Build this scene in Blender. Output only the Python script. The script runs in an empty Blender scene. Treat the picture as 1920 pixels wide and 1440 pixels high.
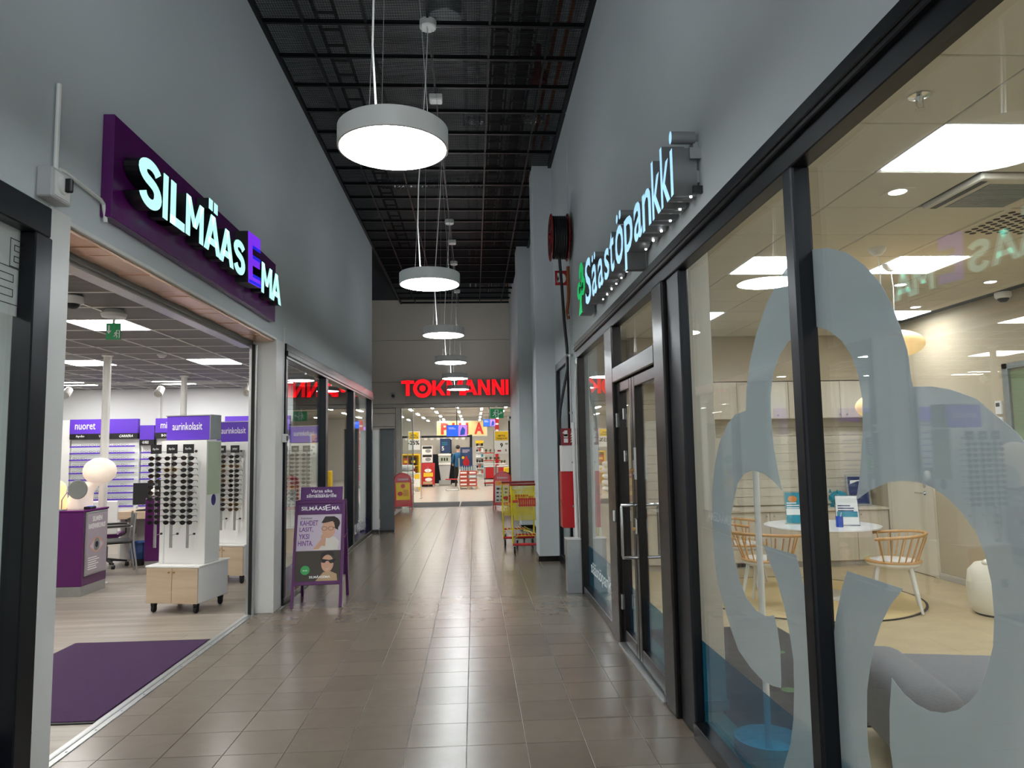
import bpy, bmesh, math, random
from mathutils import Matrix, Vector
C = bpy.context.scene.collection
S = bpy.context.scene
rnd = random.Random(7)
# ---------------------------------------------------------------- camera
cam = bpy.data.cameras.new('camera'); cam.sensor_width = 36; cam.lens = 25.02; cam.clip_start = .05; cam.clip_end = 200
co = bpy.data.objects.new('camera', cam); C.objects.link(co)
def cam_axes(yaw, pit, roll):
    f = Vector((math.sin(yaw)*math.cos(pit), math.cos(yaw)*math.cos(pit), math.sin(pit)))
    r = Vector((math.cos(yaw), -math.sin(yaw), 0)); u = r.cross(f)
    return r*math.cos(roll)+u*math.sin(roll), -r*math.sin(roll)+u*math.cos(roll), f
r_, u_, f_ = cam_axes(math.radians(3.1198), math.radians(5.2398), math.radians(-.9984))
co.matrix_world = Matrix(((r_.x, u_.x, -f_.x, 0), (r_.y, u_.y, -f_.y, 0), (r_.z, u_.z, -f_.z, 1.6225), (0, 0, 0, 1)))
S.camera = co
# ---------------------------------------------------------------- world (the hall behind the camera is open and softly lit)
w = bpy.data.worlds.new('world'); S.world = w; w.use_nodes = True
w.node_tree.nodes['Background'].inputs[0].default_value = (.70, .75, .78, 1)
w.node_tree.nodes['Background'].inputs[1].default_value = WORLD = 1.5
S.view_settings.view_transform = 'Standard'; S.view_settings.look = 'None'
S.view_settings.gamma = 1; S.view_settings.use_curve_mapping = False
S.view_settings.exposure = 0.0
S.cycles.transparent_max_bounces = 24
PENDANT, STORE, BANK, MARKET = 36.0, 40.0, 29.0, 60.0      # luminance of the lamps in the place
# ---------------------------------------------------------------- materials
def lin(h):
    h = h.lstrip('#'); v = [int(h[i:i+2], 16)/255 for i in (0, 2, 4)]
    return tuple(c/12.92 if c <= .04045 else ((c+.055)/1.055)**2.4 for c in v)+(1,)
MAT = {}
def mat(name, col, rough=.5, metal=0, var=.08, scale=6, bump=0, spec=.5, rnd_obj=0, stretch=None, emit=0, emcol=None, coat=0):
    m = bpy.data.materials.new(name); m.use_nodes = True; MAT[name] = m
    nt = m.node_tree; N = nt.nodes; L = nt.links; b = N['Principled BSDF']
    c = lin(col); b.inputs['Roughness'].default_value = rough; b.inputs['Metallic'].default_value = metal
    b.inputs['Specular IOR Level'].default_value = spec; b.inputs['Coat Weight'].default_value = coat
    tc = N.new('ShaderNodeTexCoord'); mp = N.new('ShaderNodeMapping'); L.new(tc.outputs['Object'], mp.inputs[0])
    if stretch: mp.inputs['Scale'].default_value = stretch
    nz = N.new('ShaderNodeTexNoise'); nz.inputs['Scale'].default_value = scale; nz.inputs['Detail'].default_value = 4
    L.new(mp.outputs[0], nz.inputs[0])
    mr = N.new('ShaderNodeMapRange'); mr.inputs[3].default_value = 1-var; mr.inputs[4].default_value = 1+var
    L.new(nz.outputs[0], mr.inputs[0])
    src = mr.outputs[0]
    if rnd_obj:
        oi = N.new('ShaderNodeObjectInfo'); m2 = N.new('ShaderNodeMapRange'); m2.inputs[3].default_value = 1-rnd_obj; m2.inputs[4].default_value = 1+rnd_obj
        L.new(oi.outputs['Random'], m2.inputs[0]); mm = N.new('ShaderNodeMath'); mm.operation = 'MULTIPLY'
        L.new(src, mm.inputs[0]); L.new(m2.outputs[0], mm.inputs[1]); src = mm.outputs[0]
    vm = N.new('ShaderNodeVectorMath'); vm.operation = 'SCALE'; vm.inputs[0].default_value = c[:3]
    L.new(src, vm.inputs['Scale']); L.new(vm.outputs[0], b.inputs['Base Color'])
    if bump:
        bp = N.new('ShaderNodeBump'); bp.inputs['Strength'].default_value = bump; bp.inputs['Distance'].default_value = .01
        L.new(nz.outputs[0], bp.inputs['Height']); L.new(bp.outputs[0], b.inputs['Normal'])
    if emit:
        b.inputs['Emission Color'].default_value = lin(emcol or col); b.inputs['Emission Strength'].default_value = emit
    return m
def glow(name, col, s):
    return mat(name, col, .4, emit=s, var=.01)
def thin_glass(name, tint='#f4f8f6', reflect=1.0, f0=.06):
    m = bpy.data.materials.new(name); m.use_nodes = True; MAT[name] = m; nt = m.node_tree; N = nt.nodes; L = nt.links
    N.remove(N['Principled BSDF']); o = N['Material Output']
    t = N.new('ShaderNodeBsdfTransparent'); t.inputs[0].default_value = lin(tint)
    g = N.new('ShaderNodeBsdfGlossy'); g.inputs['Roughness'].default_value = 0; g.inputs[0].default_value = (reflect,)*3+(1,)
    lw = N.new('ShaderNodeLayerWeight'); lw.inputs[0].default_value = .5
    p = N.new('ShaderNodeMath'); p.operation = 'POWER'; p.inputs[1].default_value = 5; L.new(lw.outputs['Facing'], p.inputs[0])
    a = N.new('ShaderNodeMath'); a.operation = 'MULTIPLY_ADD'; a.inputs[1].default_value = 1-f0; a.inputs[2].default_value = f0; L.new(p.outputs[0], a.inputs[0])
    mx = N.new('ShaderNodeMixShader'); L.new(a.outputs[0], mx.inputs[0]); L.new(t.outputs[0], mx.inputs[1]); L.new(g.outputs[0], mx.inputs[2])
    L.new(mx.outputs[0], o.inputs[0]); return m
def film(name, col, clear, tint, transl=.5):
    m = bpy.data.materials.new(name); m.use_nodes = True; MAT[name] = m; nt = m.node_tree; N = nt.nodes; L = nt.links
    N.remove(N['Principled BSDF']); o = N['Material Output']
    d = N.new('ShaderNodeBsdfDiffuse'); d.inputs[0].default_value = lin(col)
    tl = N.new('ShaderNodeBsdfTranslucent'); tl.inputs[0].default_value = lin(col)
    t = N.new('ShaderNodeBsdfTransparent'); t.inputs[0].default_value = lin(tint)
    nz = N.new('ShaderNodeTexNoise'); nz.inputs['Scale'].default_value = 3
    m1 = N.new('ShaderNodeMixShader'); m1.inputs[0].default_value = transl; L.new(d.outputs[0], m1.inputs[1]); L.new(tl.outputs[0], m1.inputs[2])
    m2 = N.new('ShaderNodeMixShader')
    mr = N.new('ShaderNodeMapRange'); mr.inputs[3].default_value = clear-.015; mr.inputs[4].default_value = clear+.015; L.new(nz.outputs[0], mr.inputs[0]); L.new(mr.outputs[0], m2.inputs[0])
    L.new(m1.outputs[0], m2.inputs[1]); L.new(t.outputs[0], m2.inputs[2]); L.new(m2.outputs[0], o.inputs[0]); return m
def tile_mat(name, col, pitch, x0, y0, rough, var, nscale, bump=.05):
    m = mat(name, col, rough, 0, .1, nscale, bump); nt = m.node_tree; N = nt.nodes; L = nt.links
    g = N.new('ShaderNodeNewGeometry'); a = N.new('ShaderNodeVectorMath'); a.operation = 'SUBTRACT'; a.inputs[1].default_value = (x0, y0, 0); L.new(g.outputs['Position'], a.inputs[0])
    dv = N.new('ShaderNodeVectorMath'); dv.operation = 'SCALE'; dv.inputs['Scale'].default_value = 1/pitch; L.new(a.outputs[0], dv.inputs[0])
    fl = N.new('ShaderNodeVectorMath'); fl.operation = 'FLOOR'; L.new(dv.outputs[0], fl.inputs[0])
    sp = N.new('ShaderNodeVectorMath'); sp.operation = 'MULTIPLY'; sp.inputs[1].default_value = (1, 1, 0); L.new(fl.outputs[0], sp.inputs[0])
    wn = N.new('ShaderNodeTexWhiteNoise'); L.new(sp.outputs[0], wn.inputs[0])
    mr = N.new('ShaderNodeMapRange'); mr.inputs[3].default_value = 1-var; mr.inputs[4].default_value = 1+var; L.new(wn.outputs[0], mr.inputs[0])
    b = N['Principled BSDF']; src = b.inputs['Base Color'].links[0].from_socket
    v2 = N.new('ShaderNodeVectorMath'); v2.operation = 'SCALE'; L.new(src, v2.inputs[0]); L.new(mr.outputs[0], v2.inputs['Scale']); L.new(v2.outputs[0], b.inputs['Base Color'])
    tc = [n for n in N if n.type == 'TEX_COORD'][0]; mp = [n for n in N if n.type == 'MAPPING'][0]; L.new(g.outputs['Position'], mp.inputs[0])
    return m
def wood_mat(name, c1, c2, rough, scale, axis, rnd_obj=.06):
    m = mat(name, c1, rough, 0, 0, 1, 0); nt = m.node_tree; N = nt.nodes; L = nt.links; b = N['Principled BSDF']
    tc = N.new('ShaderNodeTexCoord'); mp = N.new('ShaderNodeMapping'); sc = [scale]*3; sc['xyz'.index(axis)] = scale*.06; mp.inputs['Scale'].default_value = sc
    oi = N.new('ShaderNodeObjectInfo'); ad = N.new('ShaderNodeVectorMath'); ad.operation = 'ADD'; L.new(tc.outputs['Object'], ad.inputs[0]); L.new(oi.outputs['Location'], ad.inputs[1])
    L.new(ad.outputs[0], mp.inputs[0]); nz = N.new('ShaderNodeTexNoise'); nz.inputs['Scale'].default_value = 1; nz.inputs['Detail'].default_value = 6; nz.inputs['Distortion'].default_value = .6; L.new(mp.outputs[0], nz.inputs[0])
    cr = N.new('ShaderNodeValToRGB'); cr.color_ramp.elements[0].position = .3; cr.color_ramp.elements[1].position = .7
    cr.color_ramp.elements[0].color = lin(c1); cr.color_ramp.elements[1].color = lin(c2); L.new(nz.outputs[0], cr.inputs[0])
    m2 = N.new('ShaderNodeMapRange'); m2.inputs[3].default_value = 1-rnd_obj; m2.inputs[4].default_value = 1+rnd_obj; L.new(oi.outputs['Random'], m2.inputs[0])
    v = N.new('ShaderNodeVectorMath'); v.operation = 'SCALE'; L.new(cr.outputs[0], v.inputs[0]); L.new(m2.outputs[0], v.inputs['Scale']); L.new(v.outputs[0], b.inputs['Base Color'])
    return m
def stripe_mat(name, col, dark, rough, period):
    m = mat(name, col, rough, .2, .05, 5); nt = m.node_tree; N = nt.nodes; L = nt.links; b = N['Principled BSDF']
    tc = N.new('ShaderNodeTexCoord'); wv = N.new('ShaderNodeTexWave'); wv.bands_direction = 'Y'; wv.inputs['Scale'].default_value = .314/period; L.new(tc.outputs['Object'], wv.inputs[0])
    cr = N.new('ShaderNodeValToRGB'); cr.color_ramp.elements[0].color = lin(dark); cr.color_ramp.elements[1].color = lin(col)
    cr.color_ramp.elements[0].position = .35; cr.color_ramp.elements[1].position = .6; L.new(wv.outputs[0], cr.inputs[0]); L.new(cr.outputs[0], b.inputs['Base Color'])
    return m
mat('wall_paint', '#c3cacd', .75, var=.03, scale=1.5, bump=.02)
mat('wall_white', '#d9dad8', .7, var=.03, scale=2)
mat('trim_white', '#d6d6d4', .35, var=.03, scale=3)
mat('panel_grey', '#b9b3a9', .6, var=.04, scale=2)
mat('end_panel', '#cfc7ba', .65, var=.04, scale=1.2)
tile_mat('tile', '#6e6357', .33, -2.0412, 4.0984, .25, .08, 9)
mat('grout', '#c2bdb4', .8, var=.15, scale=20)
mat('steel_dark', '#15171a', .4, .6, var=.1)
mat('frame_dark', '#2f2c2b', .27, .75, var=.08, scale=4)
mat('frame_black', '#16191f', .35, .5, var=.1, scale=4)
mat('gasket', '#0c0c0d', .6, var=.1)
mat('galv', '#9aa0a2', .38, .6, var=.2, scale=14)
mat('foil', '#c8ccd0', .25, .75, var=.2, scale=25, bump=.6)
mat('soot', '#454648', .8, var=.25, scale=3)
mat('deck', '#b9bbbb', .9, var=.3, scale=1.2)
mat('copper_foil', '#d9b49a', .3, .55, var=.15, scale=4, bump=.5, stretch=(3, 1, 3))
mat('shutter_grey', '#8f9294', .5, .3, var=.05)
mat('alu', '#b4b6b6', .35, .85, var=.1, scale=20)
mat('chrome', '#d8d8da', .12, 1, var=.04)
mat('white_plastic', '#e2e2df', .4, var=.03)
mat('grey_plastic', '#b9babb', .45, var=.04)
mat('black_plastic', '#141416', .4, var=.1)
mat('white_gloss', '#ecebe8', .25, var=.02)
mat('purple', '#521157', .3, var=.05, coat=.2)
mat('purple_sign', '#5c1463', .22, var=.05)
mat('purple_poster', '#4f1a60', .5, var=.04)
mat('violet', '#5a32b4', .45, var=.04)
mat('violet_deep', '#33206f', .45, var=.05)
mat('ink_black', '#101012', .5, var=.1)
mat('ink_white', '#f0f0ee', .5, var=.02)
mat('ink_purple', '#6a2e86', .5, var=.04)
mat('red', '#b3121a', .35, var=.06)
mat('red_dark', '#7c1016', .4, var=.08)
mat('yellow', '#e8c11c', .45, var=.05)
mat('cart_yellow', '#d6c61e', .35, var=.06)
mat('green_sign', '#0d7a45', .4, var=.03, emit=.25)
mat('green_ink', '#2f9a4e', .5, var=.04)
mat('blue_ink', '#1d4fb8', .5, var=.04)
mat('navy', '#1d3a66', .5, var=.04)
mat('teal', '#1e8fa6', .4, var=.05)
mat('orange', '#e08a2e', .5, var=.05)
mat('skin_tone', '#c79b82', .6, var=.08)
mat('hair', '#2a211d', .6, var=.2, scale=30)
mat('shirt', '#d5d2c9', .7, var=.1)
mat('photo_grey', '#a79aa6', .6, var=.06)
mat('photo_dark', '#3e3730', .6, var=.15, scale=4)
mat('mauve', '#c3b6c6', .6, var=.04)
glow('pendant_light', '#f8fcff', PENDANT)
glow('added_uplight_glow', '#f4faff', 24.0)  # added glow, not a known part of the pendants
glow('store_light', '#fffdf8', STORE)
glow('bank_light', '#f4f6ff', BANK)
glow('market_light', '#fffaf0', MARKET)
glow('letter_ice', '#b6f4ea', 1.05)
glow('letter_blue', '#a4d8f6', 1.0)
glow('letter_green', '#12b45e', .75)
glow('letter_red', '#ff1420', .95)
glow('letter_violet', '#7d2ff0', .8)
glow('letter_deepblue', '#1c20e8', .7)
glow('globe_warm', '#ffd79a', .7)
glow('globe_white', '#f6e4d2', .36)
glow('screen_blue', '#1f52d8', .9)
glow('screen_pink', '#a070d8', .8)
glow('led', '#ffffff', 6)
mat('letter_return', '#15161a', .4, var=.1)
mat('return_grey', '#8a8d8f', .4, .3, var=.06)
thin_glass('glass')
thin_glass('clear_acrylic', '#f2f6f7')
thin_glass('lens_dark', '#2a2522', f0=.05)
thin_glass('lens_brown', '#7a5238', f0=.05)
film('frost', '#dadee4', .06, '#cfd8da', .42)
film('frost_light', '#e8e7ea', .1, '#d8dcdc', .5)
film('blue_film', '#0b7fae', .86, '#5fbdd6', .5)
film('violet_film', '#4b2aa0', .1, '#6a4fc0', .2)
wood_mat('plank', '#7f766b', '#9d9488', .38, 9, 'x', .1)
wood_mat('oak', '#b7a086', '#c9b59c', .5, 14, 'x', .03)
wood_mat('ash', '#cfc3ae', '#dcd2bf', .5, 16, 'z', .04)
wood_mat('beech', '#c9965c', '#d6a86c', .42, 30, 'x', .04)
wood_mat('plankwall', '#c9c0ae', '#d8d0bf', .5, 16, 'x', .04)
stripe_mat('perforated', '#8d8a86', '#3f3d3b', .6, .02)
mat('perforated_plain', '#6f6c69', .6, var=.08, scale=8)
mat('ceiling_white', '#d6cfc0', .85, var=.02, scale=12)
mat('tbar', '#e6e4df', .4, var=.02)
mat('bank_wall', '#b8a98f', .75, var=.03, scale=1.5)
mat('bank_floor', '#c2af8b', .4, var=.18, scale=4, bump=.03)
mat('market_floor', '#c9c2b8', .22, var=.06, scale=2)
mat('market_wall', '#dcdad4', .7, var=.04, scale=1)
mat('mat_purple', '#42214c', .95, var=.5, scale=160, bump=1)
mat('mat_grey', '#4c4f53', .95, var=.4, scale=90, bump=.6)
mat('mat_dark', '#3b3a3c', .95, var=.5, scale=12, bump=.4)
mat('rug', '#d8bf8c', .9, var=.1, scale=60)
mat('fabric_grey', '#77777a', .9, var=.12, scale=120, bump=.3)
mat('leather_white', '#e3ddcd', .5, var=.05, scale=10)
mat('bin_bag', '#2c4f86', .25, var=.3, scale=14, bump=.8)
mat('rubber', '#17171a', .6, var=.1)
mat('hose', '#101012', .5, var=.1)
mat('brass', '#b08a4a', .3, .9, var=.08)
mat('copper', '#a5603f', .35, .85, var=.1)
mat('plant', '#3f6b3a', .6, var=.4, scale=18)
mat('sack', '#dfe0e2', .45, var=.1, scale=6, bump=.5)
mat('cardboard', '#b59a78', .8, var=.1)
mat('pack_red', '#b24a3e', .6, var=.35, scale=14)
mat('jacket', '#1c5a86', .7, var=.15, scale=12)
mat('door_white', '#ded6c4', .5, var=.02)
mat('blind', '#9fb08a', .8, var=.1, scale=2, stretch=(1, 30, 1))
mat('mirror', '#d9dedb', .05, 1, var=.02)
mat('mirror_green', '#c3cdb4', .15, .25, var=.03)
mat('mat_y', '#f0dc9a', .5, var=.03)
mat('sign_red', '#e0352f', .5, var=.04)
mat('screen_glass', '#9db0b8', .15, var=.05)
# ---------------------------------------------------------------- geometry
class MB:
    def __init__(s, T=None): s.v = []; s.f = []; s.T = T or Matrix()
    def add(s, vs, fs):
        o = len(s.v); s.v += [tuple(s.T @ Vector(v)) for v in vs]; s.f += [tuple(i+o for i in f) for f in fs]; return s
    def box(s, x0, x1, y0, y1, z0, z1):
        return s.add([(x0,y0,z0),(x1,y0,z0),(x1,y1,z0),(x0,y1,z0),(x0,y0,z1),(x1,y0,z1),(x1,y1,z1),(x0,y1,z1)],
                     [(3,2,1,0),(4,5,6,7),(0,1,5,4),(1,2,6,5),(2,3,7,6),(3,0,4,7)])
    def tube(s, pts, r, n=8, r2=None):
        P = [Vector(p) for p in pts]; vs = []; fs = []; up = None
        for i, p in enumerate(P):
            d = (P[min(i+1, len(P)-1)]-P[max(i-1, 0)]).normalized()
            if up is None: up = d.orthogonal().normalized()
            up = (up-d*up.dot(d)).normalized(); sd = d.cross(up)
            rr = r if r2 is None else r+(r2-r)*i/(len(P)-1)
            for k in range(n):
                a = 2*math.pi*k/n; vs.append(p+(up*math.cos(a)+sd*math.sin(a))*rr)
        for i in range(len(P)-1):
            for k in range(n):
                a = i*n+k; b = i*n+(k+1) % n; fs.append((a, b, b+n, a+n))
        fs.append(tuple(range(n-1, -1, -1))); fs.append(tuple(range((len(P)-1)*n, len(P)*n)))
        return s.add(vs, fs)
    def lathe(s, prof, n=24, c=(0, 0, 0), ax='z', cap=True):
        vs = []; fs = []; m = len(prof)
        for r, z in prof:
            for k in range(n):
                a = 2*math.pi*k/n; x, y = r*math.cos(a), r*math.sin(a)
                v = {'z': (x, y, z), 'y': (x, z, y), 'x': (z, x, y)}[ax]; vs.append((v[0]+c[0], v[1]+c[1], v[2]+c[2]))
        for i in range(m-1):
            for k in range(n): fs.append((i*n+k, i*n+(k+1) % n, (i+1)*n+(k+1) % n, (i+1)*n+k))
        if cap and prof[0][0] > 1e-5: fs.append(tuple(range(n-1, -1, -1)))
        if cap and prof[-1][0] > 1e-5: fs.append(tuple(range((m-1)*n, m*n)))
        return s.add(vs, fs)
    def ell(s, c, r, n=16, m=10):
        return s.lathe_scaled(c, r, n, m)
    def lathe_scaled(s, c, r, n, m):
        vs = []; fs = []
        for i in range(m+1):
            t = -math.pi/2+math.pi*i/m
            for k in range(n):
                a = 2*math.pi*k/n; vs.append((c[0]+r[0]*math.cos(t)*math.cos(a), c[1]+r[1]*math.cos(t)*math.sin(a), c[2]+r[2]*math.sin(t)))
        for i in range(m):
            for k in range(n): fs.append((i*n+k, i*n+(k+1) % n, (i+1)*n+(k+1) % n, (i+1)*n+k))
        return s.add(vs, fs)
    def poly(s, pts, d=.002, F=None, z=0):           # outline in a local plane, extruded along its normal
        F = F or Matrix(); n = len(pts)
        ar = sum(pts[i][0]*pts[(i+1) % n][1]-pts[(i+1) % n][0]*pts[i][1] for i in range(n))
        if ar < 0: pts = pts[::-1]
        vs = [F @ Vector((x, y, z)) for x, y in pts]+[F @ Vector((x, y, z+d)) for x, y in pts]
        return s.add(vs, [tuple(range(n-1, -1, -1)), tuple(range(n, 2*n))]+[(i, (i+1) % n, (i+1) % n+n, i+n) for i in range(n)])
    def build(s, name, m, parent=None, smooth=False, bev=0, seg=1, kind=None, loc=None):
        me = bpy.data.meshes.new(name); me.from_pydata(s.v, [], s.f)
        bm = bmesh.new(); bm.from_mesh(me); bmesh.ops.remove_doubles(bm, verts=bm.verts, dist=1e-6)
        if bev:
            bmesh.ops.bevel(bm, geom=list(bm.edges), offset=bev, segments=seg, affect='EDGES', profile=.5, clamp_overlap=True)
        bmesh.ops.recalc_face_normals(bm, faces=bm.faces)
        bm.to_mesh(me); bm.free()
        if smooth:
            for p in me.polygons: p.use_smooth = True
            me.set_sharp_from_angle(angle=math.radians(40))
        me.materials.append(MAT[m]); o = bpy.data.objects.new(name, me); C.objects.link(o)
        if parent: o.parent = parent
        if kind: o['kind'] = kind
        if loc: o.location = loc
        return o
def tag(o, label=None, cat=None, group=None, kind=None):
    if label: o['label'] = label
    if cat: o['category'] = cat
    if group: o['group'] = group
    if kind: o['kind'] = kind
    return o
def thing(name, label, cat, loc=(0, 0, 0), rz=0, group=None):
    o = bpy.data.objects.new(name, None); o.empty_display_size = .1; C.objects.link(o)
    o.location = loc; o.rotation_euler = (0, 0, math.radians(rz)); return tag(o, label, cat, group)
def frame_of(name):
    o = bpy.data.objects.new(name, None); C.objects.link(o); o['kind'] = 'structure'; return o
def kids(o): return [c for c in bpy.data.objects if c.parent == o]
def dup(root, loc=None, rz=None, label=None, group=None, tree=None):
    tree = tree or {}
    def cp(o, par):
        c = o.copy(); C.objects.link(c)
        if par: c.parent = par
        for ch in tree.get(o, ()): cp(ch, c)
        return c
    c = cp(root, None)
    if loc: c.location = loc
    if rz is not None: c.rotation_euler = (0, 0, math.radians(rz))
    if label: c['label'] = label
    if group: c['group'] = group
    return c
def tree_of(root):
    t = {}
    def go(o):
        t[o] = list(o.children)
        for c in o.children: go(c)
    bpy.context.view_layer.update(); go(root); return t
def link_copy(o, loc, parent=None):
    c = o.copy(); c.location = loc; C.objects.link(c)
    if parent is not None: c.parent = parent
    return c
def FR(k, o=(0, 0, 0), rot=0):                     # local x = reading direction, y = up, z = out of the face
    B = {'F': ((1,0,0),(0,0,1),(0,-1,0)), 'L': ((0,1,0),(0,0,1),(1,0,0)), 'R': ((0,-1,0),(0,0,1),(-1,0,0)), 'B': ((-1,0,0),(0,0,1),(0,1,0)), 'D': ((1,0,0),(0,1,0),(0,0,1))}[k]
    M = Matrix((( B[0][0],B[1][0],B[2][0],o[0]),(B[0][1],B[1][1],B[2][1],o[1]),(B[0][2],B[1][2],B[2][2],o[2]),(0,0,0,1)))
    return M @ Matrix.Rotation(math.radians(rot), 4, 'Z') if rot else M
TXT = {}
def text_mesh(s, ext, bold, shear=0, res=3):
    k = (s, ext, bold, shear)
    if k in TXT: return TXT[k]
    cu = bpy.data.curves.new('t', 'FONT'); cu.body = s; cu.size = 1; cu.extrude = ext; cu.offset = bold; cu.shear = shear; cu.resolution_u = res
    o = bpy.data.objects.new('t', cu); C.objects.link(o); bpy.context.view_layer.update()
    me = bpy.data.meshes.new_from_object(o.evaluated_get(bpy.context.evaluated_depsgraph_get()))
    bpy.data.objects.remove(o); bpy.data.curves.remove(cu); TXT[k] = me; return me
def text(s, m, parent, F, w=None, h=None, depth=.002, bold=0, shear=0, name='lettering', center=False, res=3, side=None):
    """Writing fitted into w x h (metres) with its lower left corner at F's origin, standing depth proud."""
    me = text_mesh(s, .5, bold, shear, res).copy()
    xs = [v.co.x for v in me.vertices]; ys = [v.co.y for v in me.vertices]
    x0, x1, y0, y1 = min(xs), max(xs), min(ys), max(ys)
    sy = h/(y1-y0) if h else w/(x1-x0); sx = w/(x1-x0) if w else sy
    if not h: sy = sx
    cx = -(x1-x0)*sx/2 if center else 0
    for v in me.vertices: v.co = ((v.co.x-x0)*sx+cx, (v.co.y-y0)*sy, (v.co.z+.5)*depth)
    me.materials.clear(); me.materials.append(MAT[m])
    if side:
        me.materials.append(MAT[side])
        for p in me.polygons:
            if p.center.z < depth*.98: p.material_index = 1
    o = bpy.data.objects.new(name, me); C.objects.link(o)
    if parent: o.parent = parent
    o.matrix_local = F; return o
GL = {'I': [[(0,0),(1,0),(1,1),(0,1)]], 'T': [[(.35,0),(.65,0),(.65,1),(.35,1)], [(0,.79),(1,.79),(1,1),(0,1)]], 'L': [[(0,0),(.34,0),(.34,1),(0,1)], [(0,0),(1,0),(1,.2),(0,.2)]],
 'M': [[(0,0),(.22,0),(.22,1),(0,1)], [(.78,0),(1,0),(1,1),(.78,1)], [(0,1),(.24,1),(.6,.3),(.4,.3)], [(1,1),(.76,1),(.4,.3),(.6,.3)]], 'N': [[(0,0),(.27,0),(.27,1),(0,1)], [(.73,0),(1,0),(1,1),(.73,1)], [(0,1),(.3,1),(1,0),(.7,0)]],
 'A': [[(0,0),(.25,0),(.62,1),(.37,1)], [(1,0),(.75,0),(.38,1),(.63,1)], [(.2,.2),(.8,.2),(.74,.38),(.26,.38)]], 'K': [[(0,0),(.27,0),(.27,1),(0,1)], [(.2,.42),(.68,1),(1,1),(.42,.33)], [(.3,.5),(.5,.66),(1,0),(.68,0)]]}
def _s():
    c = [(.5+.36*math.cos(math.radians(a)), .73+.17*math.sin(math.radians(a))) for a in range(20, 261, 15)]+[(.5+.35*math.cos(math.radians(a)), .32+.22*math.sin(math.radians(a))) for a in range(75, -166, -15)]
    l = []; r = []
    for i in range(len(c)):
        a, b = c[max(i-1, 0)], c[min(i+1, len(c)-1)]; d = Vector((b[0]-a[0], (b[1]-a[1]))); L = d.length or 1; q = Vector((-d.y, d.x))/L
        l.append((c[i][0]+q.x*.17, c[i][1]+q.y*.1)); r.append((c[i][0]-q.x*.17, c[i][1]-q.y*.1))
    return [l+r[::-1]]
GL['S'] = _s()
def block_letter(ch, parent, F, w, h, depth, face, side):
    """Bold channel letter: dark return with a glowing face a few millimetres thick."""
    um = ch == 'Ä'; g = GL['A' if um else ch]; hh = h*.72 if um else h
    ps = [[(x*w, y*hh) for x, y in p] for p in g]
    if um: ps += [[(w*.24, h*.8), (w*.45, h*.8), (w*.45, h), (w*.24, h)], [(w*.55, h*.8), (w*.76, h*.8), (w*.76, h), (w*.55, h)]]
    a = MB(); b = MB()
    for p in ps: a.poly(p, depth-.004, F); b.poly(p, .004, F, depth-.004)
    o = a.build('letter', side, parent); b.build('letter_face', face, o); return o
def rect(mb, F, x0, x1, y0, y1, d=.002, z=0): return mb.poly([(x0,y0),(x1,y0),(x1,y1),(x0,y1)], d, F, z)
def oval(cx, cy, rx, ry, n=20, a0=0, a1=360): return [(cx+rx*math.cos(math.radians(a0+(a1-a0)*i/n)), cy+ry*math.sin(math.radians(a0+(a1-a0)*i/n))) for i in range(n if a1-a0 == 360 else n+1)]
def lines(mb, F, x0, y0, w, n, dy, t=.004, seed=0):                 # rows of small print too fine to read
    r = random.Random(seed)
    for i in range(n):
        rect(mb, F, x0, x0+w*(.7+.3*r.random()), y0-i*dy, y0-i*dy+t, .0006)
    return mb
def running_man(parent, F, s, m='ink_white'):
    b = MB()
    b.poly(oval(.56*s, .86*s, .08*s, .08*s, 12), .001, F)
    for P in ([(.42,.74),(.6,.76),(.55,.42),(.4,.42)], [(.44,.45),(.56,.45),(.68,.25),(.6,.05),(.52,.06),(.57,.26)], [(.4,.48),(.5,.42),(.4,.24),(.2,.2),(.2,.27),(.35,.31)],
              [(.42,.74),(.3,.66),(.26,.5),(.32,.5),(.36,.62),(.44,.66)], [(.58,.76),(.66,.6),(.8,.6),(.8,.54),(.63,.53),(.54,.68)], [(.84,.02),(.94,.02),(.94,.98),(.5,.98),(.5,.93),(.84,.93)]):
        b.poly([(x*s, y*s) for x, y in P], .001, F)
    return b.build('pictogram', m, parent)
# ================================================================ THE SETTING
PI = math.pi
# ---- corridor floor: square tiles, each its own piece for the nearest 300
fl = MB().box(-2.3, 1.3, -6, 20.7, -.25, -.006).build('floor', 'grout'); fl['kind'] = 'structure'
P = .33; X0 = -2.0412; Y0 = 4.0984; G = .0035
def tile_mb(x0, x1, y0, y1): return MB().box(x0, x1, y0, y1, -.02, 0)
t0 = tile_mb(G/2, P-G/2, G/2, P-G/2).build('tile', 'tile', fl, bev=.0012); t0.location = (X0, Y0-2*P, 0)
far = MB()
for j in range(-30, 51):
    for i in range(10):
        if (i, j) == (0, -2): continue
        if -2 <= j < 28: link_copy(t0, (X0+i*P, Y0+j*P, 0), fl)
        elif Y0+(j+1)*P < 20.72: far.box(X0+i*P+G/2, X0+(i+1)*P-G/2, Y0+j*P+G/2, Y0+(j+1)*P-G/2, -.02, 0)
for j in range(-2, 11): far.box(-2.25, X0-G/2, Y0+j*P+G/2, Y0+(j+1)*P-G/2, -.02, 0)      # cut tiles at the shop threshold
far.build('tile_field', 'tile', fl, kind='stuff')
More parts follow.
